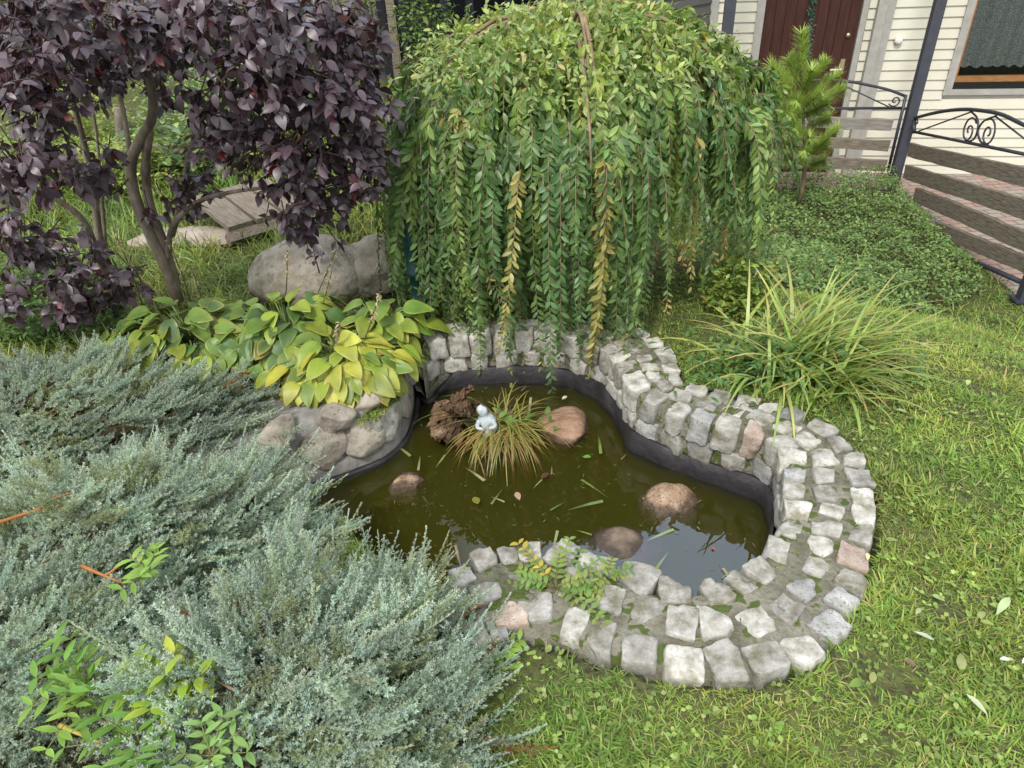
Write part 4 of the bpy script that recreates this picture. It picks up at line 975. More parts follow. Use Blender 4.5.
m.inst(leaf(5, .5, .2, .3), scl(frames(azel(rs.uniform(0, 6.3, K), rs.uniform(0, .6, K)), (0, 0, 1)), rs.uniform(.025, .05, K)), np.stack([x, y, hz(x, y) + .012], -1), mixc(rs, [(.2, .3, .06), (.34, .4, .16), (.27, .33, .08)], [4, 2, 3], K))
o = m.build('lawn_clover', M['leaf']); tag(o, 'clover and broad leaves growing through the mown lawn', 'clover', kind='stuff')
for lab, x_, y_, cc, s_ in [('pale withered leaf on the lawn below the right wall end', 917, 617, (.5, .52, .26), .035), ('white curled leaf on the lawn near the right edge', 1017, 672, (.65, .68, .62), .06), ('whitish sliver leaf lying on the lawn', 930, 649, (.58, .62, .5), .06), ('yellow green broad leaf on bare lawn soil', 868, 692, (.42, .44, .15), .05), ('pale striped leaf on the lawn at the lower right', 962, 703, (.5, .55, .35), .07), ('small white leaf on the lawn near the bottom right', 995, 668, (.6, .66, .62), .035), ('brown dead leaf on the lawn beside the bare soil', 912, 674, (.32, .2, .12), .04), ('long pale grass leaf on the lawn at right edge', 1005, 606, (.4, .48, .25), .1), ('yellowed leaf lying on the right setts', 864, 563, (.5, .48, .25), .035), ('white fallen petal on the grass right of the daylily', 922, 353, (.7, .7, .66), .045)]:
    p_ = PT(x_, y_); p_[2] = (TOPZ + .012) if inside(np.array([p_[0]]), np.array([p_[1]]), wall_poly)[0] else p_[2] + .035
    mm = MB().inst(leaf(5, .45 if s_ < .06 else .28, .3, .25), scl(frames(azel(rs.uniform(0, 6.3, 1), np.array([.15])), (0, 0, 1)), np.array([s_ * .75])), np.array([p_]), cc); o = mm.build('fallen_leaf', M['leaf']); tag(o, lab, 'leaf')

# ------------------------------------------------------------------ house, porch, railings
FA = math.radians(12); FE = np.array([math.cos(FA), -math.sin(FA), 0]); FN = np.array([math.sin(FA), math.cos(FA), 0])   # along the front, into the house
FO = np.array([3.3, 8.0, 0.]); FM = np.stack([FE, FN, [0, 0, 1.]], -1); FLZ = -1.0


def pl_hit(px, py, A, nn):
    r = ray(px, py); o_ = np.array([0, 0, CAMH]); t = ((A - o_) @ nn) / (r @ nn); return o_ + r * t


def fs(px, py):
    p_ = pl_hit(px, py, FO, FN); return (p_ - FO) @ FE, p_[2]


sL = fs(712, 20)[0]; dL, dR = fs(761, 40)[0], fs(855, 40)[0]; wl, wb = fs(959, 60)[0], fs(990, 84)[1]; wR = wl + 1.5
house = thing('house', 'cream clapboard house with dark wooden door behind the porch railing', 'house', FO + [0, 0, FLZ])
hb = lambda mm, lo, hi: mm.box(lo, hi, FM, FO)
m = MB(); z = FLZ; pit = .098
ops = [(dL - .085, dR + .07, -5, 1.28), (wl - .07, wR + .07, wb - .09, wb + 1.25)]
while z < 3.6:
    cuts = [(sL, 5.0)]
    for a, b, z0, z1 in ops:
        if z + pit > z0 and z < z1: cuts = [q_ for c0, c1 in cuts for q_ in ((c0, min(c1, a)), (max(c0, b), c1)) if q_[1] - q_[0] > .01]
    for a, b in cuts:
        v = np.array([[a, -.018, z], [b, -.018, z], [b, -.002, z + pit], [a, -.002, z + pit], [a, 0.0, z], [b, 0.0, z]]) @ FM.T + FO
        m.add(v, [[(0, 1, 2, 3), (4, 5, 1, 0)]])
    z += pit
hb(m, (sL, .02, -1.2), (dL - .1, .2, 3.6)); hb(m, (dR + .06, .02, -1.2), (wl - .06, .2, 3.6)); hb(m, (wR + .06, .02, -1.2), (5.0, .2, 3.6)); hb(m, (wl - .06, .02, -1.2), (wR + .06, .2, wb - .08)); hb(m, (wl - .06, .02, wb + 1.24), (wR + .06, .2, 3.6)); hb(m, (dL - .1, .02, 1.28), (dR + .06, .2, 3.6))
m.build('siding', M['siding'], house, smooth=False)
# wing running towards the camera on the left, its shade put into the siding colour
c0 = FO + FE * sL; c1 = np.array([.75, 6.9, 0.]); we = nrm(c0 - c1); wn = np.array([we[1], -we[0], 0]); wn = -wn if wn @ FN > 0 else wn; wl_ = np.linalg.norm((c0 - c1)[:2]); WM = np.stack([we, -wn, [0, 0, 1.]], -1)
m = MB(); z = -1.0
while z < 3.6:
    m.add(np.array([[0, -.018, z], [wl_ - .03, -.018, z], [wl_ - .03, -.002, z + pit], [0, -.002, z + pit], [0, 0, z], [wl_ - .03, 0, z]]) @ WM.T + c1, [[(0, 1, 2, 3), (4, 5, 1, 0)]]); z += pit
m.box((0, .02, -1.2), (wl_, .2, 3.6), WM, c1); m.build('wing_wall', M['shaded_siding'], house, smooth=False)
m = MB(); hb(m, (sL - .03, -.05, FLZ), (sL + .05, .0, 3.4)); m.build('corner_trim', M['trim'], house, smooth=False)
d_ = MB(); hb(d_, (dL - .085, -.035, FLZ), (dL - .005, .03, 1.3)); hb(d_, (dR + .005, -.035, FLZ), (dR + .06, .03, 1.3)); hb(d_, (dL - .085, -.035, 1.23), (dR + .06, .03, 1.33)); 
door = MB()
npan = 9
for i_ in range(npan):
    a = dL + (dR - dL) * i_ / npan; b = dL + (dR - dL) * (i_ + 1) / npan; hb(door, (a + .004, -.004 if i_ % 2 else .0, FLZ + .02), (b - .004, .045, 1.225))
hb(door, (dL, .012, FLZ), (dR, .05, 1.228))
do = door.build('door', M['door_wood'], house, smooth=False); d_.build('door_frame', M['trim'], house, smooth=False)
hx, hz_ = fs(836, 69); m = MB(); p0 = FO + FE * hx + [0, 0, hz_]
m.tube([p0 + FE * .045, p0 - FN * .05 + FE * .04, p0 - FN * .055 - FE * .07], .011, 8); m.build('handle', M['white_plastic'], do)
a_, b_ = fs(842, 64); m = MB(); hb(m, (a_ - .022, -.012, b_ - .09), (a_ + .022, -.003, b_ + .05)); m.build('lock_plate', M['brass'], do, smooth=False)
a_, b_ = fs(848, 35); m = MB(); p0 = FO + FE * a_ + [0, 0, b_]; m.tube([p0 - FN * .004, p0 - FN * .02], .022, 10); m.build('knob', M['brass'], do)
# green garland hanging down the middle of the door
r_ = np.random.RandomState(3); a_ = fs(812, 20)[0]; K = 420; zz = r_.uniform(fs(805, 60)[1], 1.2, K); pp = FO + FE * (a_ + .02 * np.sin(zz * 7))[:, None] - FN * r_.uniform(.006, .03, K)[:, None] + np.stack([0 * zz, 0 * zz, zz], -1) + FE * r_.normal(size=(K, 1)) * .012
m = MB().inst(leaf(2, .4, .2, .2), scl(frames(nrm(r_.normal(size=(K, 3))), (0, -1, .2)), r_.uniform(.02, .04, K)), pp, jit(r_, (.05, .13, .09), K, .4)); m.build('garland', M['leaf'], do)
# downspout box beside the door, wall lamp
a_, b_ = fs(871, 30)[0], fs(889, 30)[0]
m = MB(); hb(m, (a_, -.10, FLZ), (a_ + (b_ - a_) * .5, -.02, 3.4)); hb(m, (a_ + (b_ - a_) * .5 + .002, -.055, FLZ), (b_, -.02, 3.4)); m.build('downspout', M['trim'], house, smooth=False)
a_, b_ = fs(897.5, 40); m = MB(); p0 = FO + FE * a_ + [0, 0, b_]
m.tube([p0 - FN * .016, p0 - FN * .05, p0 - FN * .058], [.04, .038, .02], 14); m.box((-.03, -.03, -.035), (.03, -.01, .035), FM, p0); m.build('wall_lamp', M['white_plastic'], house)
# window
m = MB(); hb(m, (wl - .075, -.035, wb - .1), (wl, .02, wb + 1.26)); hb(m, (wR, -.035, wb - .1), (wR + .07, .02, wb + 1.26)); hb(m, (wl, -.033, wb - .1), (wR, .02, wb - .045)); hb(m, (wl, -.033, wb + 1.2), (wR, .02, wb + 1.26)); wf = m.build('window', M['trim'], house, smooth=False)
m = MB(); hb(m, (wl, -.01, wb - .045), (wR, .1, wb + .02)); m.build('lower_sill', M['window_dark'], wf, smooth=False)
m = MB(); hb(m, (wl, .0, wb + .022), (wR, .1, wb + .075)); hb(m, (wl, .02, wb + .077), (wl + .035, .1, wb + 1.2)); m.build('window_sill', M['sill'], wf, smooth=False)
m = MB(); v = np.array([[wl, .05, wb + .075], [wR, .05, wb + .075], [wR, .05, wb + 1.2], [wl, .05, wb + 1.2]]) @ FM.T + FO; m.add(v, [[(0, 1, 2, 3)]]); m.build('glass', M['glass'], wf, smooth=False)
nx_ = 150; sx = np.linspace(wl + .02, wR - .02, nx_); zt = np.linspace(1, 0, 12); dep = .13 + .022 * np.sin(sx * 46 + .8 * np.sin(sx * 9)); bz = wb + .16 - .022 * np.abs(np.sin(sx * 30))
V = np.stack([np.stack([sx, dep, wb + 1.2 * t_ + bz * 0 + (bz - wb) * (1 - t_)], -1) for t_ in zt]).reshape(-1, 3) @ FM.T + FO
i_ = np.arange(11)[:, None] * nx_ + np.arange(nx_ - 1)[None]; m = MB().add(V, [np.stack([i_, i_ + 1, i_ + nx_ + 1, i_ + nx_], -1).reshape(-1, 4)])


def lacemat():
    mm, nt, out = newmat('lace'); L = nt.links.new; tc = N(nt, 'ShaderNodeTexCoord'); vo = N(nt, 'ShaderNodeTexVoronoi'); vo.inputs['Scale'].default_value = 90; L(tc.outputs['Object'], vo.inputs['Vector'])
    mr = N(nt, 'ShaderNodeMapRange'); mr.inputs['From Min'].default_value = .25; mr.inputs['From Max'].default_value = .55; mr.inputs['To Min'].default_value = .2; mr.inputs['To Max'].default_value = .6; L(vo.outputs['Distance'], mr.inputs['Value'])
    b = N(nt, 'ShaderNodeBsdfDiffuse'); b.inputs[0].default_value = (.75, .78, .76, 1); tr = N(nt, 'ShaderNodeBsdfTransparent'); mx = N(nt, 'ShaderNodeMixShader'); L(mr.outputs[0], mx.inputs[0]); L(b.outputs[0], mx.inputs[1]); L(tr.outputs[0], mx.inputs[2]); L(mx.outputs[0], out.inputs[0]); return mm


m.build('curtain', lacemat(), wf)
m = MB(); hb(m, (wl, .5, wb), (wR, .52, wb + 1.2)); hb(m, (wl - .1, .2, wb + .02), (wl - .02, .5, wb + 1.2)); m.build('room_back', M['window_dark'], wf, smooth=False)
# upper storey and roof
m = MB(); hb(m, (sL, .0, 3.62), (5.0, 6, 5.2)); m.build('upper_wall', M['siding'], house, smooth=False)
v = np.array([[sL - 2.6, -.6, 5.2], [5.6, -.6, 5.2], [5.6, 3, 8.2], [sL - 2.6, 3, 8.2], [sL - 2.6, 6.6, 5.2], [5.6, 6.6, 5.2]]) @ FM.T + FO
m = MB().add(v, [[(0, 1, 2, 3), (3, 2, 5, 4), (0, 4, 5, 1)], [(0, 3, 4), (1, 5, 2)]]); m.build('roof', M['roof'], house, smooth=False)

# porch floor
Apost = PY(897, 172, 6.9); Apost[2] = FLZ; Bpost = P(1019, 297, -.84); rd = nrm((Bpost - Apost) * [1, 1, 0]); rn = np.array([rd[1], -rd[0], 0])
Bfar = Apost + rd * 4.6
fl = np.array([FO[:2] + FE[:2] * (sL - .2), FO[:2] + FE[:2] * 5.0, Bfar[:2] + [2.5, .3], Bfar[:2] - rn[:2] * 0 + [.02, 0], Apost[:2], (Apost - FE * 3.2)[:2]])
m = MB(); V = np.concatenate([np.concatenate([fl, np.full((6, 1), FLZ)], 1), np.concatenate([fl, np.full((6, 1), FLZ - .25)], 1)])
m.add(V, [[(0, 5, 4, 3, 2, 1)], [(i_, (i_ + 1) % 6, 6 + (i_ + 1) % 6, 6 + i_) for i_ in range(6)]]); o = m.build('porch_floor', M['paver'], smooth=False); tag(o, kind='structure')
# posts
def post(label, p0, hh, w_, name='porch_post'):
    t = thing(name, label, 'post', p0); m = MB(); m.box((-w_ / 2, -w_ / 2, 0), (w_ / 2, w_ / 2, hh), FM, p0); m.build('shaft', M['post_paint'], t, smooth=False)
    m = MB(); m.box((-w_ * .9, -w_ * .9, 0), (w_ * .9, w_ * .9, .012), FM, p0); m.build('base_plate', M['iron'], t, smooth=False); return t
post('dark painted porch post between the two railings', Apost - rd * .02, 3.5, .088)
lp = pl_hit(724, 60, Apost, FN); post('dark painted porch post left of the front door', np.array([lp[0], lp[1], FLZ]), 3.5, .1)
m = MB(); 
t = thing('porch_roof', 'dark porch roof above the front door and posts', 'roof', Apost + [0, 0, 2.7])
q_ = np.array([(FO + FE * sL)[:2], (FO + FE * 5)[:2], (Apost + FE * 3.5 - FN * .1)[:2], (Apost - FE * 3.0 - FN * .1)[:2]]); V = np.concatenate([np.concatenate([q_, [[2.75], [2.75], [2.5], [2.5]]], 1), np.concatenate([q_, [[2.85], [2.85], [2.6], [2.6]]], 1)])
m.add(V, [[(0, 1, 2, 3), (7, 6, 5, 4), (0, 4, 5, 1), (1, 5, 6, 2), (2, 6, 7, 3), (3, 7, 4, 0)]]); m.build('deck', M['old_wood'], t, smooth=False)


def board(name, p0, p1, h, th, mat, parent, nn):
    """plank from p0 to p1 in its own axes so that the grain runs along it"""
    L = np.linalg.norm(p1 - p0); ax = (p1 - p0) / L; az_ = nrm(np.cross(nn, ax)); az_ = az_ if az_[2] > 0 else -az_; ay = np.cross(az_, ax)
    nseg = 14; r_ = np.random.RandomState(int(abs(p0[0] * 977 + p0[2] * 3331)) % 9999); f = np.linspace(0, L, nseg); V = []
    for x_ in f:
        e0 = r_.normal() * .0025; e1 = r_.normal() * .0025
        V += [(x_, -th / 2, -h / 2 + e0), (x_, th / 2, -h / 2 + e0), (x_, th / 2, h / 2 + e1 - .004), (x_, th / 2 - .004, h / 2 + e1), (x_, -th / 2 + .004, h / 2 + e1), (x_, -th / 2, h / 2 + e1 - .004)]
    j = np.arange(6); fl = [np.concatenate([np.stack([a * 6 + j, a * 6 + (j + 1) % 6, (a + 1) * 6 + (j + 1) % 6, (a + 1) * 6 + j], -1) for a in range(nseg - 1)]), [tuple(range(5, -1, -1)), tuple((nseg - 1) * 6 + x for x in range(6))]]
    me = MB().add(np.array(V), fl).mesh(name, False); me.materials.append(M[mat]); o = bpy.data.objects.new(name, me); COL.objects.link(o)
    MW = Matrix(((ax[0], ay[0], az_[0], p0[0]), (ax[1], ay[1], az_[1], p0[1]), (ax[2], ay[2], az_[2], p0[2]), (0, 0, 0, 1)))
    o.parent = parent; o.matrix_parent_inverse = Matrix.Translation(-Vector(parent.location)); o.matrix_basis = MW; return o


def scroll(m, c, ex, ez, r0, turns, a0, sg):
    th = np.linspace(0, turns * 2 * np.pi, 40); rr = r0 * (1 - th / th[-1] * .86); pts = c + (rr * np.cos(a0 + sg * th))[:, None] * ex + (rr * np.sin(a0 + sg * th))[:, None] * ez
    m.tube(pts, .007, 6)


UZ = np.array([0, 0, 1.])
# railing by the door, seen face-on
fp = PY(888, 171, 7.0); H1 = lambda x, y: pl_hit(x, y, fp, FN)
rl = thing('porch_railing', 'short porch railing with arched iron top and three grey boards before the door', 'railing', fp)
m = MB(); L = lambda a, b, r_: m.tube([H1(*a), H1(*b)], r_, 8)
ar = [H1(*q_) for q_ in [(905, 96), (889, 90), (868, 85), (845, 81), (822, 80)]]; xc = ar[-1]; ar += [xc + (xc - a)[:] * np.array([1, 1, 0]) + [0, 0, (a - xc)[2]] for a in ar[-2::-1]]
m.tube(catmull(ar, 40), .013, 8); lo = H1(903, 108); hi = H1(811, 104.5); m.tube([lo, lo + (hi - lo) * 2.0 * np.array([1, 1, 0.0])], .013, 8)
L((906, 95), (888, 171), .015); L((845, 86), (889, 107), .006); scroll(m, H1(895, 101), FE, UZ, .055, 1.3, 3.6, 1); L((900, 108), (912, 109), .012)
m.build('iron_frame', M['iron'], rl)
for (a, b, a2, b2) in [((892, 119.5), (892, 130.5), (792, 115), (792, 126)), ((889, 141), (889, 151), (820, 136.5), (820, 147)), ((886, 160), (886, 171), (815, 156.5), (815, 167))]:
    p0 = (H1(*a) + H1(*b)) / 2; p1 = (H1(*a2) + H1(*b2)) / 2; p1 = p0 + (p1 - p0) * (2.0 / np.linalg.norm(p1 - p0)); hh = np.linalg.norm(H1(*a) - H1(*b))
    board('board', p0, p1, hh, .03, 'grey_wood' if a[1] < 125 else 'old_wood', rl, FN)
# long railing running towards the camera on the right
H2 = lambda x, y: pl_hit(x, y, Apost, rn)
rl = thing('porch_railing', 'long porch railing with scrolled iron top and four weathered boards at right edge', 'railing', (Apost + Bpost) / 2)
m = MB(); am = [H2(*q_) for q_ in [(915, 118), (930, 114), (945, 111), (961, 109.5), (976, 110), (1000, 114), (1024, 125)]]; e_ = am[-1] + (am[-1] - am[-2]) * max(.3, ((Bpost - am[-1]) @ rd) / ((am[-1] - am[-2]) @ rd)); m.tube(catmull(am + [e_], 40), .015, 8)
lo, hi = H2(915, 132), H2(1024, 154); m.tube([lo, lo + (hi - lo) * (((Bpost - lo) @ rd) / ((hi - lo) @ rd))], .013, 8)
m.tube([H2(919, 131), H2(971, 112)], .007, 6); m.tube([H2(995, 116), H2(1030, 143)], .007, 6)
sc_ = .085
for cx_, cy_, sg, a0 in ((969, 131, 1, 1.2), (988, 133.5, -1, 1.9)):
    c_ = H2(cx_, cy_); r0 = .11; scroll(m, c_, rd, UZ, r0, 1.55, a0 - (.4 if sg > 0 else -.4), sg)
m.tube(catmull([H2(970.5, 111), H2(977, 118), H2(978, 128), H2(974, 139), H2(966, 142)], 20), .008, 6); m.tube(catmull([H2(996, 116), H2(984, 121), H2(978, 131), H2(981, 142), H2(988, 144.5)], 20), .008, 6)
m.tube([H2(914, 120), H2(914, 133)], .02, 8); scroll(m, H2(916, 123), rd, UZ, .035, 1.2, 0, 1)
m.tube([H2(958, 254), H2(1030, 286)], .02, 8)
m.build('iron_frame', M['iron'], rl)
for (a, b, a2, b2) in [((911, 143), (909, 156), (1024, 167), (1021, 186)), ((907, 165), (905, 178), (1024, 198), (1020, 218)), ((917, 188), (915, 200), (1024, 229), (1019, 250)), ((937, 222), (935, 233), (1022, 252.5), (1018, 271))]:
    p0 = (H2(*a) + H2(*b)) / 2; p1 = (H2(*a2) + H2(*b2)) / 2; hh = .5 * (np.linalg.norm(H2(*a) - H2(*b)) + np.linalg.norm(H2(*a2) - H2(*b2))); p1 = p0 + (p1 - p0) * (((Bpost - p0) @ rd) / ((p1 - p0) @ rd))
    board('board', p0, p1, hh, .035, 'old_wood', rl, rn)
post('dark railing post at the right edge of the picture', Bpost + rd * .05, 1.05, .075, 'railing_post')
m = MB(); kA = Apost + rn * 0; kc = np.stack([rd, np.array([-rd[1], rd[0], 0]), UZ], -1); m.box((.05, -.05, -.25), (np.linalg.norm((Bpost - Apost)[:2]) + 1.5, .05, .1), kc, Apost); o = m.build('kerb', M['cement'], smooth=False); tag(o, kind='structure')

# ------------------------------------------------------------------ young pine before the railing
rs = np.random.RandomState(55); py_ = 6.2; pbz = PY(805, 170, py_); t = thing('young_pine', 'young bright green pine with upright candles before the front door', 'pine', pbz - [0, 0, .3])
m = MB(); top = PY(801, 42, py_); m.tube(catmull([pbz - [0, 0, .3], pbz, PY(803, 110, py_), top], 12), np.linspace(.022, .006, 12), 7)
sh = [((801, 80), (802, 33), 0), ((800, 92), (771, 66), -.05), ((801, 90), (789, 58), .1), ((801, 92), (826, 62), -.02), ((801, 100), (838, 76), .05), ((800, 105), (765, 84), .12), ((800, 110), (775, 97), -.12), ((802, 108), (843, 90), -.08), ((800, 100), (812, 70), -.1), ((801, 115), (828, 104), -.14), ((803, 155), (838, 130), -.1), ((803, 158), (826, 146), -.05), ((800, 112), (797, 100), -.16), ((801, 118), (782, 110), .12), ((802, 118), (818, 108), .1), ((803, 150), (810, 138), -.1), ((800, 128), (770, 120), .1), ((802, 130), (830, 118), .15), ((801, 150), (775, 140), -.1), ((802, 165), (785, 158), .1), ((803, 168), (825, 160), .1), ((801, 124), (790, 112), -.2), ((801, 140), (795, 128), -.2), ((803, 165), (805, 150), -.2), ((801, 110), (822, 92), -.2), ((801, 106), (779, 82), -.1)]
fm = MB()
for a, b, dy in sh:
    p0 = PY(*a, py_); p1 = PY(*b, py_ + dy); m.tube([p0, p1], [.008, .004], 5); K = 430; f = rs.uniform(.12, 1.0, K) ** .8; d = nrm(p1 - p0); pos = p0 + (p1 - p0) * f[:, None]
    q_ = rs.normal(size=(K, 3)); q_ = nrm(q_ - (q_ @ d)[:, None] * d); dd = nrm(q_ * .8 + d * .7); fm.inst(blade(2, .055, .15), scl(frames(dd, (0, 0, 1)), rs.uniform(.08, .125, K)), pos, mixc(rs, [(.42, .55, .14), (.34, .48, .13), (.46, .55, .18)], [4, 3, 3], K), mixc(rs, [(.4, .52, .15)], [1], K))
m.build('trunk', M['twig'], t); fm.build('needles', M['pine_needle'], t)

# ------------------------------------------------------------------ teal garden pump half hidden by the shrub
pp0 = P(424, 326, .02); pm_ = thing('garden_pump', 'dark teal painted garden pump column beside the weeping shrub', 'garden pump', pp0)
m = MB(); th = np.arange(20) * 2 * np.pi / 20; pr = [(.0, 0), (.06, 0), (.06, .015), (.043, .02), (.04, .1), (.05, .105), (.05, .125), (.04, .13), (.038, .26), (.052, .27), (.052, .29), (.044, .30), (.046, .4), (.046, .5), (.035, .53), (.02, .55), (0, .552)]
V = np.concatenate([np.stack([r0 * np.cos(th), r0 * np.sin(th), np.full(20, z0)], -1) for r0, z0 in pr]) + pp0; j = np.arange(20)
m.add(V, [np.concatenate([np.stack([a * 20 + j, a * 20 + (j + 1) % 20, (a + 1) * 20 + (j + 1) % 20, (a + 1) * 20 + j], -1) for a in range(len(pr) - 1)])]); m.build('column', M['green_paint'], pm_)

# ------------------------------------------------------------------ background left: plank cover, slabs, rail fence, beds, hedge
t = thing('plank_cover', 'grey wooden plank cover lying on the grass behind the plum', 'planks', P(228, 212, .1))
a0, b0 = P(204, 196, .2), P(241, 226, .12); sd_ = nrm(np.cross(b0 - a0, UZ)); sd_ = -sd_ if sd_[1] < 0 else sd_
for i_ in range(4): board('plank', a0 + sd_ * .17 * i_, b0 + sd_ * .17 * i_, .155, .035, 'grey_wood', t, UZ + .001 * FE) if False else None
def flatboard(name, p0, p1, w_, th, mat, parent):
    ax = nrm(p1 - p0); sdv = nrm(np.cross(UZ, ax)); up = np.cross(ax, sdv); m = MB(); m.box((0, -w_ / 2, -th / 2), (np.linalg.norm(p1 - p0), w_ / 2, th / 2)); me = m.mesh(name, False); me.materials.append(M[mat]); o = bpy.data.objects.new(name, me); COL.objects.link(o)
    o.parent = parent; o.matrix_parent_inverse = Matrix.Translation(-Vector(parent.location)); o.matrix_basis = Matrix(((ax[0], sdv[0], up[0], p0[0]), (ax[1], sdv[1], up[1], p0[1]), (ax[2], sdv[2], up[2], p0[2]), (0, 0, 0, 1))); return o
for i_ in range(3): flatboard('plank', a0 + sd_ * .175 * i_, b0 + sd_ * .175 * i_ + [.01 * i_, 0, 0], .16, .03, 'old_wood', t)
m = MB(); m.tube([b0 - [0, 0, .06] - sd_ * .1, b0 + sd_ * .45 - [0, 0, .06]], .045, 4); m.tube([a0 - [0, 0, .09] - sd_ * .1, a0 + sd_ * .45 - [0, 0, .09]], .05, 4); m.build('bearer', M['old_wood'], t, smooth=False)
M['slab'] = noisemat('paving_slab', [(.3, (.3, .24, .2)), (.7, (.45, .38, .33))], 6., .9, .4)
for i_, (x_, y_, lab) in enumerate([(160, 238, 'pinkish paving slab behind the plum trunk, left one'), (196, 236, 'pinkish paving slab between plum trunk and plank cover'), (222, 238, 'grey paving slab touching the plank cover')]):
    p_ = P(x_, y_, .02); me = rock_mesh('paving_slab', (.2, .15, .05), 300 + i_, 3, 6, (.7, .9), .01); o = link('paving_slab', me, M['slab']); o.location = p_; o.rotation_euler = (0, 0, .2 - .1 * i_); tag(o, lab, 'paving slab')
gf = thing('rail_fence', 'rustic wooden rail fence seen through the plum branches', 'fence', PY(90, 200, 6.2) * [1, 1, 0])
def fpt(x, y): return PY(x, y, 6.2)
for x0, y0, x1, y1 in [(118, 108, 128, 190), (52, 150, 62, 215), (268, 100, 276, 180), (-20, 140, -10, 215), (196, 100, 203, 185)]:
    a_, b_ = fpt(x0, y0), fpt(x1, y1); b_[2] = -.1; m = MB().tube(catmull([a_, (a_ + b_) / 2 + [.01, 0, 0], b_], 8), [.035, .04, .04, .042, .042, .043, .045, .045], 8); m.build('post', M['old_wood'], gf)
for (a, b) in [((-40, 165), (118, 152)), ((110, 153), (290, 140)), ((-40, 205), (290, 180))]:
    a_, b_ = fpt(*a), fpt(*b); board('rail', a_ - [0, .05, 0], b_ - [0, .05, 0], .1, .03, 'old_wood', gf, np.array([0, 1., 0]))
beds = [(30, 175, 5.4, .5, .3, [(.2, .28, .05), (.3, .33, .07), (.13, .22, .05)], 'yellow green bushy vegetable plants behind the rail fence, at far left', .05), (115, 190, 5.3, .5, .28, [(.24, .32, .06), (.34, .34, .09), (.15, .25, .05)], 'pale yellow green vegetable plants seen past the plum trunk', .05), (190, 170, 5.6, .5, .35, [(.15, .24, .08), (.13, .19, .13), (.26, .3, .07)], 'blue green cabbage-like plants seen right of the plum trunk', .07), (250, 150, 6.4, .6, .45, [(.13, .24, .05), (.2, .3, .06)], 'leafy green bed plants behind the plank cover', .05), (310, 130, 7.2, .7, .5, [(.12, .2, .05), (.2, .27, .07)], 'green shrub at the back between plum and weeping shrub', .05), (70, 110, 7.0, .8, .5, [(.2, .3, .05), (.32, .35, .1)], 'sunlit garden bed plants far behind the fence', .06), (205, 105, 7.5, .8, .5, [(.15, .23, .09), (.22, .28, .12)], 'grey green garden plants far behind the plum branches', .06)]
for i_, (x_, y_, yy, rr, hh, cols, lab, sz) in enumerate(beds):
    c_ = PY(x_, y_, yy); leafmass('garden_plant', lab, 'plant', ell([c_[0], c_[1], .15], (rr, rr * .6, hh)), 1500, (sz * .6, sz * 1.3), cols, [4] + [3] * (len(cols) - 1), 400 + i_, stems=12)
for i_, (x_, yy, rr, hh, cols, lab) in enumerate([(-60, 10.5, 1.8, 1.5, [(.05, .1, .03), (.1, .16, .04)], 'dark hedge shrub far back at the left edge'), (110, 11, 1.9, 1.6, [(.06, .11, .035), (.12, .17, .05)], 'dark green hedge shrub far back behind the plum crown'), (280, 11, 1.8, 1.6, [(.05, .09, .03), (.09, .15, .04)], 'dark hedge shrub far back left of the pergola')]):
    c_ = PY(x_, 20, yy); leafmass('hedge_shrub', lab, 'shrub', ell([c_[0], c_[1], .6], (rr, .8, hh)), 5200, (.07, .13), cols, [4, 3], 420 + i_, stems=20)
leafmass('low_bush', 'low green bush under the left plum branches beside the juniper', 'shrub', ell(P(20, 300, .1) + [0, .15, .08], (.5, .3, .24)), 2200, (.02, .04), [(.08, .16, .04), (.14, .22, .05)], [4, 3], 430, stems=20)
leafmass('low_bush', 'small dark green bush under the plum between stem and juniper', 'shrub', ell(P(62, 333, .05) + [0, .02, .05], (.42, .16, .13)), 1500, (.02, .04), [(.07, .14, .04), (.12, .2, .05)], [4, 3], 431, stems=15)
# dark pergola and vine behind the weeping shrub
pg = thing('pergola', 'dark timber pergola with close posts behind the weeping shrub', 'pergola', PY(520, 40, 8.6) * [1, 1, 0])
def gp(x, yy, z): q_ = PY(x, 10, yy); return np.array([q_[0], yy, z])
for x_, w_ in [(391, .09), (402, .06), (445, .08), (470, .08), (508, .07), (540, .1), (558, .1), (600, .08), (632, .08)]:
    m = MB(); q_ = gp(x_, 8.4, 0); m.box((-w_ / 2, -.05, -1.), (w_ / 2, .05, 2.4), None, q_); m.build('post', M['dark_wood'] if x_ != 391 else M['old_wood'], pg, smooth=False)
q0, q1 = gp(380, 8.7, 0), gp(650, 8.7, 0); m = MB()
for k2 in range(26):
    xx = q0[0] + (q1[0] - q0[0]) * k2 / 25; m.box((-.045, 0, -1.), (.045, .03, .62 if k2 % 6 else .9), None, np.array([xx, 8.75, 0]))
m.build('slat_panel', M['dark_wood'], pg, smooth=False)
m = MB(); m.box((q0[0] - .2, 8.35, 2.3), (q1[0] + .2, 8.5, 2.45)); m.box((q0[0] - .2, 8.3, 2.46), (q1[0] + .2, 11., 2.5)); m.build('beam', M['dark_wood'], pg, smooth=False)
m = MB(); m.box((q0[0] - .3, 11., -1), (q1[0] + 1.3, 11.1, 2.45)); m.build('back_wall', M['dark_wood'], pg, smooth=False)
c_ = PY(425, 15, 7.9); leafmass('climbing_vine', 'green climbing vine hanging on the pergola posts', 'vine', ell([c_[0], c_[1], .65], (.35, .2, .5)), 900, (.04, .075), [(.12, .2, .06), (.18, .26, .08)], [4, 3], 440, stems=15)
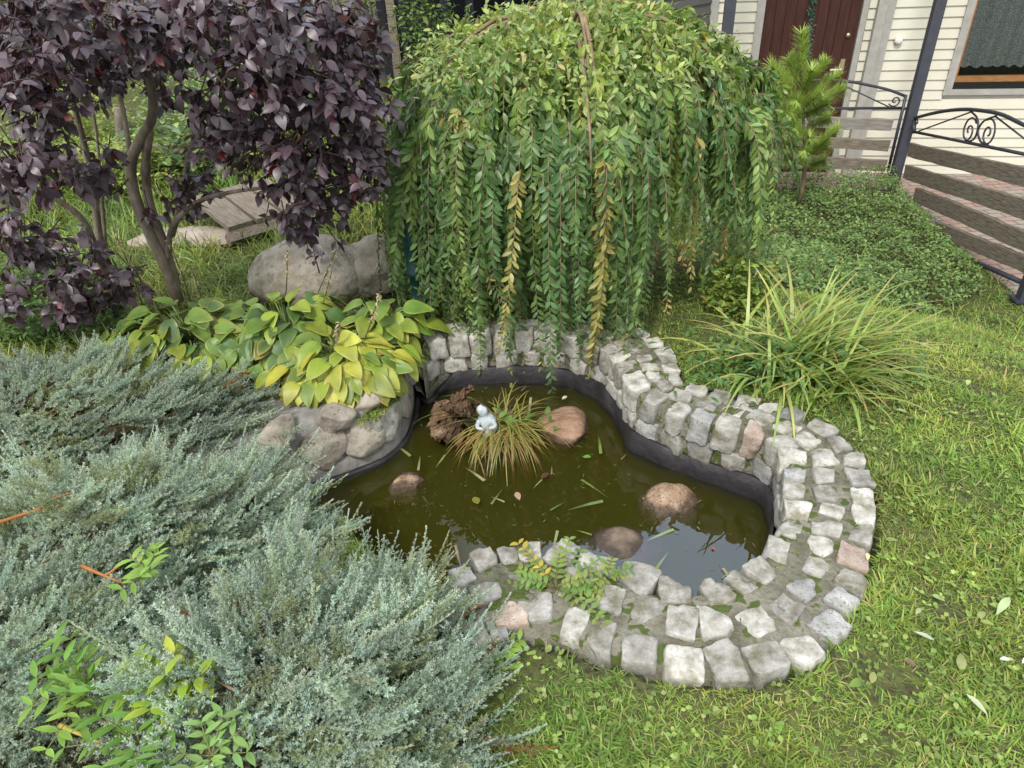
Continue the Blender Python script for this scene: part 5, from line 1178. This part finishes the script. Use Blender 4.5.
# tall garden tree beyond the pergola (its crown is mirrored in the pond)
rs = np.random.RandomState(66); tb = np.array([-1.6, 13.0, 0.]); t = thing('tall_tree', 'tall leafy tree standing far back beyond the pergola', 'tree', tb)
m = MB().tube(catmull([tb, tb + [.1, 0, 3], tb + [-.1, 0, 6], tb + [.1, 0, 9]], 14), np.linspace(.22, .06, 14), 9)
fm = MB()
for k2 in range(46):
    a = rs.uniform(0, 6.28); r0 = rs.uniform(.3, 3.8); zz = rs.uniform(3.5, 10.5); r0 *= 1 - .06 * (zz - 3.5); c_ = tb + [r0 * math.cos(a) * 1.3, r0 * math.sin(a) * .8, zz]; m.tube(catmull([tb + [0, 0, zz - 1.2], (tb + [0, 0, zz] + c_) / 2, c_], 8), np.linspace(.05, .01, 8), 5)
    K = 170; pp = c_ + rs.normal(size=(K, 3)) * [.5, .45, .4]; fm.inst(leaf(2, .6, .2, .2), scl(frames(azel(rs.uniform(0, 6.3, K), rs.uniform(-.6, .6, K)), (0, 0, 1)), rs.uniform(.12, .2, K)), pp, mixc(rs, [(.06, .11, .03), (.1, .16, .04)], [3, 2], K))
m.build('trunk', M['bark'], t); fm.build('crown', M['leaf'], t)
for nm_, gr_ in {'juniper': 'blue junipers beside the pond', 'hosta': 'hostas along the left shore', 'boulder': 'boulders in and around the pond', 'garden_plant': 'bed plants behind the plum', 'hedge_shrub': 'hedge at the back left', 'fallen_leaf': 'fallen leaves on lawn, setts and water', 'weed_plant': 'weeds in junipers and joints', 'paving_slab': 'paving slabs behind the plum', 'porch_post': 'porch posts', 'porch_railing': 'porch railings', 'leafy_weed': 'weeds behind the pond', 'dead_twig': 'bare twigs on the junipers', 'low_bush': 'low bushes under the plum'}.items():
    for o in list(COL.objects):
        if o.parent is None and 'category' in o and o.name.split('.')[0] == nm_: o['group'] = gr_
# ------------------------------------------------------------------ camera, light
cam = bpy.data.cameras.new('camera'); co = bpy.data.objects.new('camera', cam); COL.objects.link(co); sc.camera = co
cam.sensor_width = 36; cam.lens = F / 1024 * 36; cam.clip_end = 500; cam.clip_start = .05
co.matrix_world = Matrix(((R[0, 0], R[0, 1], R[0, 2], 0), (R[1, 0], R[1, 1], R[1, 2], 0), (R[2, 0], R[2, 1], R[2, 2], CAMH), (0, 0, 0, 1)))
w = bpy.data.worlds.new('World'); sc.world = w; w.use_nodes = True; nt = w.node_tree
bg = nt.nodes['Background']; sky = nt.nodes.new('ShaderNodeTexSky'); sky.sky_type = 'NISHITA'; sky.sun_disc = False
SE, SR = math.radians(54), math.radians(205)      # sun height; compass bearing clockwise from +Y
sky.sun_elevation = SE; sky.sun_rotation = SR; sky.air_density = 1.0; sky.dust_density = 4.0
hs = nt.nodes.new('ShaderNodeHueSaturation'); hs.inputs['Saturation'].default_value = .3
nt.links.new(sky.outputs[0], hs.inputs['Color']); tcw = nt.nodes.new('ShaderNodeTexCoord'); cn = nt.nodes.new('ShaderNodeTexNoise'); cn.inputs['Scale'].default_value = 2.2; cn.inputs['Detail'].default_value = 6
cr = nt.nodes.new('ShaderNodeMapRange'); cr.inputs['From Min'].default_value = .35; cr.inputs['From Max'].default_value = .62; cr.inputs['To Min'].default_value = .25; cr.inputs['To Max'].default_value = .9
cm = nt.nodes.new('ShaderNodeMix'); cm.data_type = 'RGBA'; cm.inputs['B'].default_value = (6.6, 6.9, 7.2, 1)
nt.links.new(tcw.outputs['Generated'], cn.inputs['Vector']); nt.links.new(cn.outputs['Fac'], cr.inputs['Value']); nt.links.new(cr.outputs[0], cm.inputs['Factor']); nt.links.new(hs.outputs[0], cm.inputs['A'])
# unseen bright sky patch high beyond the house, added for its pond reflection
dn = nt.nodes.new('ShaderNodeVectorMath'); dn.operation = 'DOT_PRODUCT'; bdir = np.array([.2, .63, .77]); bdir /= np.linalg.norm(bdir); dn.inputs[1].default_value = tuple(bdir); nt.links.new(tcw.outputs['Generated'], dn.inputs[0])
br = nt.nodes.new('ShaderNodeMapRange'); br.inputs['From Min'].default_value = .955; br.inputs['From Max'].default_value = .992; br.inputs['To Max'].default_value = .85; nt.links.new(dn.outputs['Value'], br.inputs['Value'])
c2 = nt.nodes.new('ShaderNodeMix'); c2.data_type = 'RGBA'; c2.inputs['B'].default_value = (15, 19, 26, 1); nt.links.new(br.outputs[0], c2.inputs['Factor']); nt.links.new(cm.outputs['Result'], c2.inputs['A'])
nt.links.new(c2.outputs['Result'], bg.inputs['Color']); bg.inputs['Strength'].default_value = .15
sun = bpy.data.lights.new('sun', 'SUN'); so = bpy.data.objects.new('sun', sun); COL.objects.link(so)
sun.energy = 1.8; sun.angle = math.radians(10); sun.color = (1, .95, .87)
sd = Vector((math.sin(SR) * math.cos(SE), math.cos(SR) * math.cos(SE), math.sin(SE)))
so.rotation_euler = sd.to_track_quat('Z', 'Y').to_euler(); so.location = (-2, -4, 6)
sc.view_settings.view_transform = 'Standard'; sc.view_settings.look = 'None'; sc.view_settings.exposure = 0.66; sc.view_settings.gamma = 1
sc.cycles.max_bounces = 6; sc.cycles.diffuse_bounces = 3; sc.cycles.glossy_bounces = 3; sc.cycles.transmission_bounces = 3; sc.cycles.transparent_max_bounces = 8; sc.cycles.volume_bounces = 1
sc.cycles.use_denoising = True
